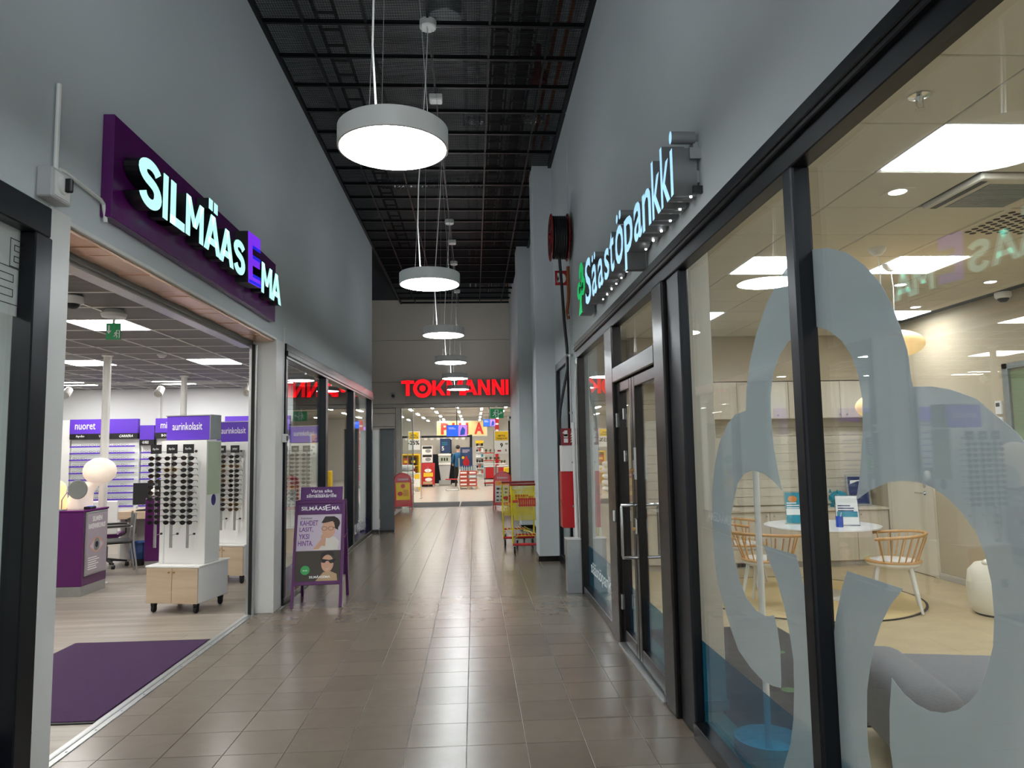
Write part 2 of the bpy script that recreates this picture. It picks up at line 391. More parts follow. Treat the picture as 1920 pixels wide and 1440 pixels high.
# ---- left wall
wl = MB().box(-2.33, -2.08, -1, .3, 0, 7.6).box(-2.33, -2.08, .3, 3.52, 2.84, 7.6).box(-2.33, -2.08, 3.52, 3.54, 0, 7.6).box(-2.33, -2.08, 3.54, 7.6, 2.83, 7.6)
wl.box(-2.33, -2.08, 7.6, 7.9, 0, 7.6).box(-2.33, -2.08, 7.9, 14.68, 2.83, 7.6).box(-2.33, -2.08, 14.6, 14.68, 0, 2.83)
wl = wl.build('wall_left', 'wall_paint'); wl['kind'] = 'structure'
MB().box(-2.085, -2.066, 7.845, 7.875, 1.83, 3.0).build('cable_trunk', 'trim_white', wl)
tj = MB().box(-2.335, -2.07, 3.535, 3.71, 0, 2.86).build('trim_1', 'trim_white', bev=.004); tj['kind'] = 'structure'
for k, z in enumerate((.35, .9, 1.5, 2.1, 2.45)): MB().lathe([(.006, 0), (.006, .004)], 8, (-2.07, 3.545, z), 'x').build('screw', 'galv', tj)
tj2 = MB().box(-2.32, -2.07, 7.57, 7.84, 0, 2.83).build('trim_2', 'trim_white', bev=.004); tj2['kind'] = 'structure'
MB().box(-2.3, -2.255, 7.52, 7.57, .0, .06).build('floor_lock', 'galv', tj2, bev=.004)
sf = MB().box(-2.33, -2.075, 3.7, 7.6, 2.815, 2.84).build('trim_3', 'trim_white', bev=.003); sf['kind'] = 'structure'
b = MB(); n = 24
vs = [(-2.31+.0, 3.71+3.86*k/n, 2.808) for k in range(n+1)]
for k in range(n):
    y = 3.72+3.85*k/n; dz = .004*math.sin(k*1.7)
    b.box(-2.3, -2.1, y, y+3.85/n+.002, 2.795+dz, 2.8+dz+.012)
b.build('soffit_lining', 'copper_foil', sf)
sh = MB().box(-2.47, -2.31, 3.71, 7.57, 2.76, 2.93).build('trim_4', 'shutter_grey', bev=.006); sh['kind'] = 'structure'
MB().box(-2.45, -2.33, 3.71, 7.57, 2.735, 2.765).build('shutter_bar', 'alu', sh, bev=.004)
tg = MB().box(-2.33, -2.25, 7.5, 7.545, 0, 2.76).build('trim_5', 'alu', bev=.003); tg['kind'] = 'structure'
MB().box(-2.3, -2.27, 7.485, 7.505, 0, 2.76).build('guide_slot', 'gasket', tg)
th = MB().box(-2.335, -2.245, 3.7, 7.52, -.004, .006).build('trim_6', 'alu', bev=.002); th['kind'] = 'structure'
MB().box(-2.3, -2.285, 3.7, 7.52, .005, .009).build('track_groove', 'galv', th)
s0 = MB().lathe([(.007, 0), (.006, .003)], 8).build('screw', 'galv', th); s0.location = (-2.262, 3.9, .006)
for k in range(1, 12): link_copy(s0, (-2.262, 3.9+.31*k, .006), th)
# ---- window beside the shop (near left)
w1 = frame_of('window_1')
MB().box(-2.15, -2.055, .2, 3.52, 2.69, 2.84).build('frame_head', 'frame_black', w1, bev=.006)
MB().box(-2.15, -2.055, 3.4, 3.535, 0, 2.69).build('frame_post', 'frame_black', w1, bev=.006)
MB().box(-2.15, -2.055, .2, .3, 0, 2.69).build('frame_post', 'frame_black', w1, bev=.006)
MB().box(-2.15, -2.055, .3, 3.4, 0, .12).build('frame_sill', 'frame_black', w1, bev=.006)
MB().box(-2.125, -2.115, .28, 3.42, .1, 2.7).build('pane', 'glass', w1)
MB().box(-2.135, -2.127, .3, 3.4, 2.28, 2.69).build('frosted_band', 'frost_light', w1)
MB().box(-2.135, -2.127, .3, 3.4, .12, .39).build('violet_band', 'violet_film', w1)
F = FR('L', (-2.113, 0, 0)); b = MB()
def outline(pts, t=.004):
    for a, c in zip(pts, pts[1:]+pts[:1]):
        x0, x1 = sorted((a[0], c[0])); y0, y1 = sorted((a[1], c[1])); rect(b, F, x0-t/2, x1+t/2, y0-t/2, y1+t/2, .001)
def e_out(x0, y0, w, h, flip=False):
    t = h/5; P_ = [(0,0),(w,0),(w,t),(w*.35,t),(w*.35,2*t),(w,2*t),(w,3*t),(w*.35,3*t),(w*.35,4*t),(w,4*t),(w,5*t),(0,5*t)]
    outline([(x0+(w-p[0] if flip else p[0]), y0+p[1]) for p in P_])
for k in range(4):
    e_out(3.31-.62*k, 2.5, .085, .13); e_out(3.21-.62*k, 2.325, .2, .17, True)
    outline([(3.0-.62*k, 2.48), (3.16-.62*k, 2.48), (3.16-.62*k, 2.65), (3.0-.62*k, 2.65)]); outline([(3.03-.62*k, 2.48), (3.12-.62*k, 2.48), (3.12-.62*k, 2.61), (3.03-.62*k, 2.61)])
b.build('letter_outline', 'gasket', w1)
# ---- shop window along the corridor
w2 = frame_of('window_2')
MB().box(-2.16, -2.05, 7.9, 14.62, 2.66, 2.83).build('frame_head', 'frame_dark', w2, bev=.006)
MB().box(-2.1, -2.035, 7.9, 14.62, 2.69, 2.75).build('frame_bead', 'frame_dark', w2, bev=.01)
MB().box(-2.16, -2.05, 7.9, 14.62, 0, .07).build('frame_sill', 'frame_dark', w2, bev=.006)
for y in (7.9, 10.02, 12.3, 14.46): MB().box(-2.16, -2.055, y, y+(.09 if y < 8 else .16), .07, 2.66).build('frame_post', 'frame_black', w2, bev=.006)
for a, c in ((7.98, 10.03), (10.17, 12.31), (12.45, 14.47)):
    MB().box(-2.125, -2.115, a, c, .06, 2.67).build('pane', 'glass', w2)
    MB().box(-2.135, -2.127, a, c, .07, .34).build('violet_band', 'violet_film', w2)
text('SILMÄASEMA', 'ink_white', w2, FR('L', (-2.113, 12.7, .17)), w=1.4, depth=.001, bold=.01)
b = MB(); F = FR('L', (-2.114, 0, 0)); rect(b, F, 7.97, 8.22, 1.47, 1.69, .001); b.build('sticker_violet', 'violet_deep', w2)
b = MB(); rect(b, F, 7.97, 8.22, 1.28, 1.46, .001); b.build('sticker_green', 'green_ink', w2)
b = MB(); rect(b, F, 7.97, 8.22, .98, 1.27, .001); b.build('sticker_purple', 'purple_poster', w2)
b = MB(); F2 = FR('L', (-2.1125, 0, 0)); lines(b, F2, 7.99, 1.65, .2, 6, .028, .008, 3); lines(b, F2, 7.99, 1.42, .18, 3, .04, .012, 4); b.poly(oval(8.09, 1.13, .06, .09, 16), .001, F2); b.build('small_print', 'ink_white', w2)
# ---- right wall
wr = MB().box(1.22, 1.45, -1, 8.22, 2.82, 7.6).box(1.22, 1.45, -1, .0, 0, 2.82).box(1.22, 1.45, 8.22, 8.95, 0, 7.6).box(1.22, 1.45, 8.95, 10.3, 2.85, 7.6).box(1.22, 1.45, 10.3, 20.55, 0, 7.6).build('wall_right', 'wall_paint'); wr['kind'] = 'structure'
MB().box(1.214, 1.222, 8.64, 8.655, 2.82, 5.9).build('joint_strip', 'wall_paint', wr)
for nm, x0, y0, y1 in (('trim_7', .925, 10.45, 10.95), ('trim_8', .945, 14.76, 15.3)):
    o = MB().box(x0, 1.24, y0, y1, 0, 7.6).build(nm, 'wall_paint', bev=.006); o['kind'] = 'structure'
    MB().box(x0-.012, 1.24, y0-.012, y1+.012, 0, .075).build('skirting', 'frame_dark', o, bev=.003)
o = MB().box(1.06, 1.23, 15.3, 20.55, 0, 7.6).build('trim_9', 'wall_paint'); o['kind'] = 'structure'
bb = MB().box(1.205, 1.222, 10.95, 15.3, 0, .075).build('baseboard_right', 'frame_dark', bev=.003); bb['kind'] = 'structure'
d2 = frame_of('door_2')
MB().box(1.195, 1.26, 9.0, 9.1, 0, 2.83).build('door_jamb', 'frame_black', d2, bev=.004); MB().box(1.195, 1.26, 10.16, 10.26, 0, 2.83).build('door_jamb', 'frame_black', d2, bev=.004)
MB().box(1.195, 1.26, 9.1, 10.16, 2.73, 2.83).build('door_head', 'frame_black', d2, bev=.004); MB().box(1.2, 1.25, 9.1, 10.16, 0, .14).build('door_rail', 'frame_black', d2, bev=.004)
MB().box(1.222, 1.232, 9.08, 10.18, .12, 2.75).build('pane', 'glass', d2)
MB().box(1.3, 1.31, 8.9, 10.35, 0, 2.9).build('door_backing', 'soot', d2)
# ---- end wall over the market entrance: stacked panels with open joints
we = MB().box(-3.6, 1.3, 20.56, 20.75, 2.86, 7.6).box(-3.6, -2.1, 20.56, 20.75, 0, 2.86).build('wall_end', 'soot'); we['kind'] = 'structure'
for z0, z1 in ((2.975, 3.6), (3.61, 4.81), (4.82, 6.0)): MB().box(-3.6, 1.08, 20.535, 20.57, z0, z1).build('wall_panel', 'end_panel', we, bev=.004)
for z0, z1 in ((0, 2.32), (2.33, 2.7), (2.71, 2.85)): MB().box(-3.6, -2.24, 20.535, 20.57, z0, z1).build('wall_panel', 'end_panel', we, bev=.004)
MB().box(-3.6, 1.2, 20.5, 20.6, 2.865, 2.965).build('portal_head', 'panel_grey', we, bev=.004)
MB().box(-2.23, -2.1, 20.5, 20.72, 0, 2.86).build('portal_jamb', 'panel_grey', we, bev=.004)
# side hall to the left of the corridor's far end
o = MB().box(-3.85, -3.6, 14.4, 20.8, 0, 7.6).build('wall_side', 'wall_paint'); o['kind'] = 'structure'
o = MB().box(-3.6, -2.3, 14.6, 20.7, -.25, -.004).build('floor_side', 'tile'); o['kind'] = 'structure'
o = MB().box(-3.7, -2.33, 14.6, 14.68, 0, 7.6).build('wall_back', 'wall_paint'); o['kind'] = 'structure'
# ---- open grid ceiling of the corridor with the services above it
ce = MB().box(-3.7, 1.4, -1, 20.8, 7.6, 7.8).build('ceiling', 'deck'); ce['kind'] = 'structure'
ZC = 5.885; bar0 = None
for j in range(-9, 23):
    y = 6.84+.62*j
    if bar0 is None: bar0 = MB().box(-2.08, 1.24, -.0175, .0175, 0, .045).build('grid_bar', 'steel_dark', ce, loc=(0, y, ZC))
    else: link_copy(bar0, (0, y, ZC), ce)
for x in (-1.65, -1.03, -.41, .21, .83): MB().box(x-.012, x+.012, 1.2, 20.55, ZC+.005, ZC+.045).build('grid_bar', 'steel_dark', ce)
for x in (-2.06, 1.2): MB().box(x-.03, x+.02, 1.2, 20.55, ZC-.01, ZC+.05).build('edge_angle', 'steel_dark', ce)
b = MB()
for k in range(25):
    t = k*.62/24; b.box(0, .62, t-.0012, t+.0012, .02, .026); b.box(t-.0012, t+.0012, 0, .62, .024, .03)
m0 = None
for j in range(-3, 18):
    for i in range(-1, 5):
        x = -1.65+.62*i; y = 6.84+.62*j
        if x < -2.2:continue
        if i == -1: continue
        if m0 is None: m0 = b.build('mesh_panel', 'steel_dark', ce, loc=(x, y, ZC))
        elif not (i == 4): link_copy(m0, (x, y, ZC), ce)
b = MB()
for k in range(18):
    t = k*.43/17; b.box(t-.0012, t+.0012, 0, .62, .024, .03)
for k in range(25): b.box(0, .43, k*.62/24-.0012, k*.62/24+.0012, .02, .026)
e0 = None
for j in range(-3, 18):
    for x in (-2.08, .83):
        if e0 is None: e0 = b.build('mesh_panel', 'steel_dark', ce, loc=(x, 6.84+.62*j, ZC))
        else: link_copy(e0, (x, 6.84+.62*j, ZC), ce)
def duct(p, q, r, m='foil', label='', cat='duct', name='air_duct', ribs=True, group=None):
    L = (Vector(q)-Vector(p)).length; n = int(L/.07); pr = []
    d = (Vector(q)-Vector(p)).normalized()
    R = d.to_track_quat('Z', 'Y').to_matrix().to_4x4(); R.translation = Vector(p)
    if ribs:
        for k in range(n): pr += [(r, L*k/n), (r*.94, L*(k+.5)/n)]
    else: pr = [(r, 0), (r, L)]
    o = MB(R).lathe(pr, 20).build(name, m, smooth=not ribs); return tag(o, label, cat, group)
duct((-1.2, 6.55, 6.45), (1.18, 6.5, 6.45), .2, 'foil', 'silver flexible air duct crossing above the grid, the nearer and thicker one')
duct((-2.0, 7.32, 6.75), (1.1, 7.3, 6.75), .12, 'galv', 'thin ribbed grey air duct crossing above the grid beside the thick silver one')
duct((-.1, 9.9, 6.4), (1.18, 9.88, 6.4), .11, 'foil', 'silver flexible air duct crossing above the grid near the hose reel')
duct((-1.6, 12.6, 6.5), (.9, 12.55, 6.5), .14, 'foil', 'silver flexible air duct crossing above the grid at the far lamps')
t = duct((-.25, 6.98, 6.05), (-.25, 6.98, 7.5), .17, 'galv', 'round galvanised air valve hanging above the grid over the big lamp', 'air valve', 'air_valve', False)
for x, m_, r, l in ((-.05, 'galv', .025, 'grey steel pipe running above the grid, the one nearest the lamp cords'), (.1, 'galv', .025, 'grey steel pipe running above the grid, second from the lamp cords'), (.95, 'copper', .024, 'copper pipe running above the grid close to the bank wall'), (1.08, 'copper', .024, 'copper pipe running above the grid along the bank wall itself')):
    tag(MB().tube([(x, 4, 6.2), (x, 19.8, 6.2)], r, 10).build('pipe', m_, smooth=True), l, 'pipe')
for x, z, l in ((.35, 6.03, 'black cable ladder above the grid near the middle'), (.62, 6.03, 'black cable ladder above the grid towards the bank wall'), (-1.45, 6.03, 'black cable ladder above the grid along the optician wall')):
    t = thing('cable_ladder', l, 'cable tray')
    for s in (-1, 1): MB().box(x+s*.1-.012, x+s*.1+.012, 5.5, 19.8, z, z+.05).build('side_rail', 'soot', t)
    r0 = None
    for k in range(48):
        y = 5.7+.3*k
        if r0 is None: r0 = MB().box(x-.1, x+.1, -.012, .012, z+.01, z+.03).build('rung', 'soot', t, loc=(0, y, 0))
        else: link_copy(r0, (0, y, 0), t)
    if x > 0: MB().box(x-.07, x+.07, 5.6, 19.7, z+.03, z+.07).build('cable_bundle', 'black_plastic', t)
o = MB().lathe([(.0, 0), (.1, 0), (.1, .16), (.05, .18), (.05, .5)], 16, (.85, 8.45, 6.15)).build('sprinkler_valve', 'red_dark', smooth=True); tag(o, 'dark red valve above the grid near the bank wall', 'valve')
# ---- optician's shop shell
sfl = MB().box(-9.3, -2.33, -.5, 14.6, -.2, -.006).build('floor_shop', 'soot'); sfl['kind'] = 'structure'
PW, PL = .2, 1.3; p0 = None; rest = MB(); cnt = 0
for j in range(0, 56):
    y = 3.4+PW*j; off = (j*.47) % PL
    for i in range(-1, 7):
        x1 = min(-2.335, -2.335-PL*i+off); x0 = max(-9.2, -2.335-PL*(i+1)+off)
        if x1-x0 < .05: continue
        if x1-x0 > PL-.01 and cnt < 240 and y > 4.2:
            cnt += 1
            if p0 is None: p0 = MB().box(.0008, PL-.0008, .0008, PW-.0008, -.01, 0).build('plank', 'plank', sfl, loc=(x0, y, 0))
            else: link_copy(p0, (x0, y, 0), sfl)
        else: rest.box(x0+.0008, x1-.0008, y+.0008, y+PW-.0008, -.01, 0)
rest.box(-9.2, -2.335, -.5, 3.4, -.01, 0)
rest.build('plank_offcuts', 'plank', sfl, kind='stuff')
ws = MB().box(-9.5, -2.33, 14.6, 14.8, 0, 3.4).box(-9.5, -9.3, -.6, 14.7, 0, 3.4).box(-9.5, -2.33, -.7, -.5, 0, 3.4).build('wall_shop', 'wall_white'); ws['kind'] = 'structure'
MB().box(-6.32, -6.26, 14.56, 14.6, 2.3, 2.96).build('wall_batten', 'wall_white', ws)
cs = MB().box(-9.5, -2.33, -.6, 14.7, 3.05, 3.2).build('ceiling_shop', 'soot'); cs['kind'] = 'structure'
ZS = 2.95; cells = {(-4.0, 7.07), (-4.0, 10.07), (-4.0, 13.07), (-5.8, 10.07), (-5.8, 13.07), (-5.8, 7.07), (-7.6, 13.07), (-7.6, 10.07), (-4.0, 4.07), (-5.8, 4.07), (-5.8, 1.07), (-4., 1.07)}
q0 = None
for i in range(-10, 1):
    for j in range(-3, 15):
        x, y = -2.8+.6*(i-1), 5.87+.6*j
        if any(abs(x-a) < .1 and abs(y-c) < .1 for a, c in cells): continue
        if q0 is None: q0 = MB().box(.012, .588, .012, .588, 0, .012).build('ceiling_panel', 'perforated', cs, loc=(x, y, ZS+.006))
        else: link_copy(q0, (x, y, ZS+.006), cs)
o = MB()
for j in range(-3, 15): o.box(-2.788, -2.34, 5.87+.6*j+.012, 5.87+.6*j+.588, ZS+.006, ZS+.018)
o.box(-9.3, -8.812, -.5, 14.6, ZS+.006, ZS+.018)
o.box(-8.8, -2.34, -.5, 4.05, ZS+.02, ZS+.03)
o.build('edge_panels', 'perforated_plain', cs, kind='stuff')
for j in range(-3, 15):
    y = 5.87+.6*j; MB().box(-9.2, -2.34, y-.011, y+.011, ZS, ZS+.007).build('ceiling_bar', 'tbar', cs)
for i in range(12):
    x = -2.8-.6*i; MB().box(x-.012, x+.012, .5, 14.58, ZS-.001, ZS+.007).build('ceiling_bar', 'tbar', cs)
for k, (a, c) in enumerate(sorted(cells, key=lambda p: p[1])):
    t = thing('ceiling_light', {(-4., 7.07): 'square white light panel in the optician ceiling nearest the exit sign', (-4., 10.07): 'square white light panel in the optician ceiling above the second sunglasses stand', (-5.8, 10.07): 'square white light panel in the optician ceiling beside the nearer white post', (-5.8, 13.07): 'square white light panel in the optician ceiling above the farther white post', (-7.6, 13.07): 'square white light panel in the optician ceiling far back above the white column'}.get((a, c), 'square white light panel in the optician ceiling, hidden by the wall'), 'ceiling light', (a+.3, c+.3, ZS), 0, 'optician ceiling lights')
    MB().box(-.287, .287, -.287, .287, .004, .02).build('housing', 'white_plastic', t); MB().box(-.28, .28, -.28, .28, -.004, .004).build('diffuser', 'store_light', t)
# ---- bank shell
bf = MB().box(1.33, 5.6, -.3, 9.95, -.2, -.006).build('floor_bank', 'grout'); bf['kind'] = 'structure'
f0 = None; fr = MB()
for i in range(7):
    for j in range(16):
        x, y = 1.34+.6*i, -.2+.6*j+.33
        if x+.6 < 5.55:
            if f0 is None: f0 = MB().box(.001, .599, .001, .599, -.01, 0).build('floor_tile', 'bank_floor', bf, loc=(x, y, 0))
            else: link_copy(f0, (x, y, 0), bf)
        else: fr.box(x+.001, 5.53, y+.001, y+.599, -.01, 0)
fr.box(1.34, 5.53, -.3, .13, -.01, 0).build('tile_field', 'bank_floor', bf, kind='stuff')
wb = MB().box(1.33, 5.75, 9.88, 10.05, 0, 3.4).box(5.53, 5.75, -.3, 9.9, 0, 3.4).box(1.33, 5.7, -.5, -.3, 0, 3.4).build('wall_bank', 'bank_wall'); wb['kind'] = 'structure'
MB().box(5.51, 5.53, -.3, 8.4, 0, .07).build('skirting', 'panel_grey', wb, bev=.003)
cb = MB().box(1.33, 5.6, -.3, 9.9, 3.16, 3.3).build('ceiling_bank', 'soot'); cb['kind'] = 'structure'
ZB = 3.13; bcells = {(2.26, 3.15), (2.26, 5.49), (2.26, 7.83), (3.48, 5.49), (3.48, .81), (2.26, .81), (4.7, 3.15), (4.7, 7.83)}
ac = {(2.87, 3.73), (2.87, 4.32), (3.48, 4.32)}
c0 = None
for i in range(-1, 6):
    for j in range(-5, 12):
        x, y = 2.26+.61*i, 3.15+.585*j
        if x+.6 > 5.6 or any(abs(x-a) < .1 and abs(y-c_) < .1 for a, c_ in bcells): continue
        if (i, j) == (1, 1): continue
        if c0 is None: c0 = MB().box(.004, .606, .004, .581, 0, .02).build('ceiling_panel', 'ceiling_white', cb, bev=.004, loc=(x, y, ZB))
        else: link_copy(c0, (x, y, ZB), cb)
o = MB()
for j in range(-5, 12): o.box(1.34, 1.646, 3.15+.585*j+.004, 3.15+.585*j+.581, ZB, ZB+.02)
o.build('edge_panels', 'ceiling_white', cb, kind='stuff')
for k, (a, c) in enumerate(sorted(bcells)):
    t = thing('ceiling_light', {(2.26, 3.15): 'large bluish square light panel in the bank ceiling nearest the window', (2.26, 5.49): 'square bank light panel seen beside the first frosted curve, left of the mullion', (2.26, 7.83): 'small looking square bank light panel far back above the cupboards', (3.48, 5.49): 'square bank light panel behind the reflected letters', (4.7, 7.83): 'square bank light panel far back near the side wall'}.get((a, c), 'square bank light panel outside the view of the window'), 'ceiling light', (a+.305, c+.29, ZB), 0, 'bank ceiling lights')
    MB().box(-.3, .3, -.288, .288, .002, .02).build('housing', 'white_plastic', t); MB().box(-.285, .285, -.27, .27, -.004, .002).build('diffuser', 'bank_light', t)
# ---- bank front: glazed screen with a double door
w3 = frame_of('window_3')
MB().box(1.175, 1.335, -.1, 8.2, 2.745, 2.83).build('frame_head', 'frame_black', w3, bev=.005)
MB().box(1.2, 1.275, -.1, 8.2, 2.665, 2.75).build('frame_head', 'frame_black', w3, bev=.004)
MB().box(1.168, 1.18, -.1, 8.2, 2.765, 2.775).build('frame_bead', 'frame_dark', w3, bev=.002)
for y0, y1, x, m_ in ((2.53, 2.615, 1.2, 'frame_black'), (4.07, 4.34, 1.215, 'frame_black'), (4.35, 4.6, 1.185, 'frame_dark'), (6.0, 6.34, 1.185, 'frame_dark'), (8.06, 8.2, 1.19, 'frame_dark')):
    MB().box(x, 1.275, y0, y1, 0, 2.67).build('frame_post', m_, w3, bev=.012, seg=2)
for y0, y1 in ((-.1, 2.53), (2.615, 4.07), (6.34, 8.06)):
    MB().box(1.2, 1.285, y0, y1, 0, .09).build('frame_sill', 'frame_dark', w3, bev=.005)
    MB().box(1.255, 1.265, y0-.02, y1+.02, .07, 2.68).build('pane', 'glass', w3)
    MB().box(1.269, 1.271, y0-.01, y1+.01, .08, .53).build('blue_band', 'blue_film', w3)
MB().box(1.185, 1.275, 4.6, 6.0, 2.17, 2.3).build('transom', 'frame_dark', w3, bev=.008)
MB().box(1.255, 1.265, 4.58, 6.02, 2.28, 2.68).build('pane', 'glass', w3)
MB().box(1.17, 1.33, 4.6, 6.0, -.004, .02).build('threshold', 'alu', w3, bev=.004)
text('säästöpankki', 'ink_white', w3, FR('R', (1.252, 7.82, .24)), w=1.3, h=.17, depth=.001, bold=.005)
# the clover tree in frosted film on the inside of the glass: one figure across two panes, outlines as (distance along the wall, height)
CLOVER = [(3.253,1.783),(3.234,1.881),(3.181,1.994),(3.092,2.114),(2.962,2.227),(2.823,2.308),(2.701,2.345),(2.548,2.348),(2.415,2.317),(2.297,2.267),(2.193,2.196),(2.111,2.117),(2.065,2.05),(2.023,1.962),(1.997,1.89),(1.989,1.805),(1.982,1.782),(1.9,1.776),(1.82,1.76),(1.73,1.73),(1.6,1.64),(1.51,1.535),(1.45,1.4),(1.43,1.27),(1.425,1.13),(1.445,0.98),(1.485,0.885),(1.56,0.797),(1.633,0.716),(1.73,0.634),(1.88,0.595),(2.01,0.581),(2.12,0.591),(2.207,0.61),(2.22,0.69),(2.21,0.8),(2.186,0.906),(2.165,0.895),(2.127,0.878),(2.072,0.868),(2.008,0.871),(1.945,0.888),(1.887,0.916),(1.838,0.953),(1.796,0.996),(1.762,1.056),(1.735,1.121),(1.723,1.195),(1.724,1.272),(1.738,1.338),(1.766,1.394),(1.815,1.439),(1.865,1.472),(1.929,1.498),(1.99,1.509),(2.056,1.51),(2.138,1.502),(2.241,1.472),(2.329,1.435),(2.3,1.509),(2.279,1.586),(2.262,1.671),(2.253,1.763),(2.271,1.85),(2.303,1.915),(2.362,1.976),(2.449,2.026),(2.541,2.056),(2.665,2.063),(2.782,2.03),(2.862,1.989),(2.933,1.921),(2.968,1.835),(2.973,1.704),(2.961,1.604),(2.931,1.506),(2.899,1.431),(2.978,1.467),(3.08,1.497),(3.198,1.508),(3.309,1.49),(3.396,1.443),(3.455,1.363),(3.5,1.295),(3.523,1.175),(3.486,1.064),(3.434,0.978),(3.355,0.909),(3.239,0.876),(3.127,0.875),(3.047,0.9),(3.018,0.845),(3.002,0.767),(3.007,0.645),(3.013,0.61),(3.101,0.591),(3.21,0.581),(3.342,0.595),(3.491,0.634),(3.588,0.716),(3.661,0.797),(3.737,0.884),(3.774,0.979),(3.797,1.129),(3.791,1.273),(3.771,1.398),(3.711,1.535),(3.624,1.643),(3.496,1.732),(3.39,1.772)]
TRUNK_A = [(3.124,1.183),(2.802,1.187),(2.766,1.111),(2.726,1.028),(2.719,0.881),(2.714,0.726),(2.72,0.607),(2.73,0.411),(2.73,0.1),(3.2,0.1),(3.1,0.19),(3.027,0.285),(2.947,0.412),(2.907,0.52),(2.885,0.643),(2.878,0.763),(2.902,0.865),(2.936,0.953),(3.001,1.055),(3.074,1.126)]
TRUNK_B = [(2.415,1.189),(2.097,1.19),(2.172,1.124),(2.229,1.056),(2.277,0.977),(2.306,0.906),(2.334,0.822),(2.347,0.723),(2.349,0.641),(2.337,0.578),(2.31,0.45),(2.2,0.285),(2.1,0.19),(2.02,0.1),(2.585,0.1),(2.581,0.474),(2.57,0.661),(2.563,0.817),(2.549,0.905),(2.51,1.017),(2.457,1.125)]
for pts in (CLOVER, TRUNK_A, TRUNK_B):
    MB().poly([(-y, z) for y, z in pts], .001, FR('R', (1.2675, 0, 0))).build('frosted_clover', 'frost', w3)
for nm, y0, y1 in (('door_1', 4.61, 5.405), ('door_3', 5.415, 5.99)):
    d = frame_of(nm)
    for a, c in ((y0, y0+.085), (y1-.085, y1)): MB().box(1.215, 1.285, a, c, .03, 2.165).build('leaf_stile', 'frame_dark', d, bev=.006)
    MB().box(1.215, 1.285, y0+.085, y1-.085, .03, .14).build('leaf_rail', 'frame_dark', d, bev=.006); MB().box(1.215, 1.285, y0+.085, y1-.085, 2.08, 2.165).build('leaf_rail', 'frame_dark', d, bev=.006)
    MB().box(1.246, 1.254, y0+.08, y1-.08, .13, 2.09).build('pane', 'glass', d)
    MB().box(1.256, 1.259, y0+.085, y1-.085, .14, .5).build('blue_band', 'blue_film', d)
    if nm == 'door_1':
        for s in (-1, 1):
            xa, xb = (1.215, 1.10) if s < 0 else (1.285, 1.38)
            MB().tube([(xa, 5.36, .8), (xb, 5.36, .801), (xb, 5.36, .82), (xb, 5.36, 1.17), (xb, 5.36, 1.19), (xa, 5.36, 1.19)], .013, 10).build('pull_handle', 'chrome', d, smooth=True)
        for z in (1.03, 1.47):
            MB().box(1.2, 1.216, 5.34, 5.385, z-.06, z+.06).build('lock_case', 'chrome', d, bev=.006); MB().lathe([(.014, -.02), (.012, 0)], 12, (1.2, 5.362, z-.02), 'x').build('lock_cylinder', 'brass', d, smooth=True)
        MB().box(1.2, 1.216, 5.325, 5.34, 1.38, 1.62).build('strike_plate', 'alu', d)
    else:
        for z in (.35, 1.85): MB().box(1.2, 1.216, 5.955, 5.985, z-.06, z+.06).build('hinge', 'alu', d, bev=.004)
        for z in (1.55, 1.9): MB().box(1.243, 1.2455, 5.86, 5.9, z-.045, z+.045).build('sticker', 'ink_white', d)
for y in (6.06,): MB().box(1.17, 1.186, 6.04, 6.075, 1.0, 1.09).build('bell_push', 'white_plastic', w3, bev=.004)
# ================================================================ THINGS IN THE CORRIDOR
D = .292
for k, (y, lb) in enumerate(((3.68, 'large round white pendant lamp nearest the viewer, first of the row'), (6.8, 'round white pendant lamp, second of the row along the corridor'), (9.88, 'round white pendant lamp, third of the row along the corridor'),
        (13.0, 'round white pendant lamp, fourth of the row along the corridor'), (15.95, 'round white pendant lamp, fifth of the row, touching the top of the red sign'), (18.85, 'round white pendant lamp, last of the row, in front of the red sign'))):
    t = thing('pendant_lamp', lb, 'lamp', (-.41, y, 3.22), 0, 'pendant lamps along the corridor')
    MB().lathe([(D-.012, 0), (D, .002), (D, .105), (D-.006, .11), (0, .11)], 48).build('shade', 'trim_white', t, smooth=True)
    MB().lathe([(0, .012), (D-.02, .012), (D-.013, .004), (D-.011, 0)], 48).build('diffuser', 'pendant_light', t, smooth=True)
    MB().lathe([(0, .111), (.2, .111), (.2, .114), (0, .114)], 32).build('added_uplight', 'added_uplight_glow', t)  # added, unseen glowing disc that brightens the upper walls and the void
    H = 5.86-3.22
    for a in (20, 140, 260):
        c, s = math.cos(math.radians(a)), math.sin(math.radians(a))
        MB().tube([(c*.2, s*.2, .11), (c*.035, s*.035, H)], .0016, 5).build('suspension_wire', 'alu', t); MB().lathe([(.008, 0), (.008, .02), (.003, .03)], 8, (c*.2, s*.2, .108)).build('wire_grip', 'chrome', t)
    MB().tube([(-.09, .06, .11), (-.1, .05, .3), (-.115, .04, .6), (-.105, .03, 1.0), (-.06, .02, 1.6), (-.02, .01, 2.2), (0, 0, H)], .006, 6).build('power_cord', 'white_plastic', t, smooth=True)
    MB().lathe([(.0, H-.03), (.075, H-.03), (.085, H-.02), (.085, H+.045), (0, H+.045)], 24).build('ceiling_rose', 'white_plastic', t, smooth=True)
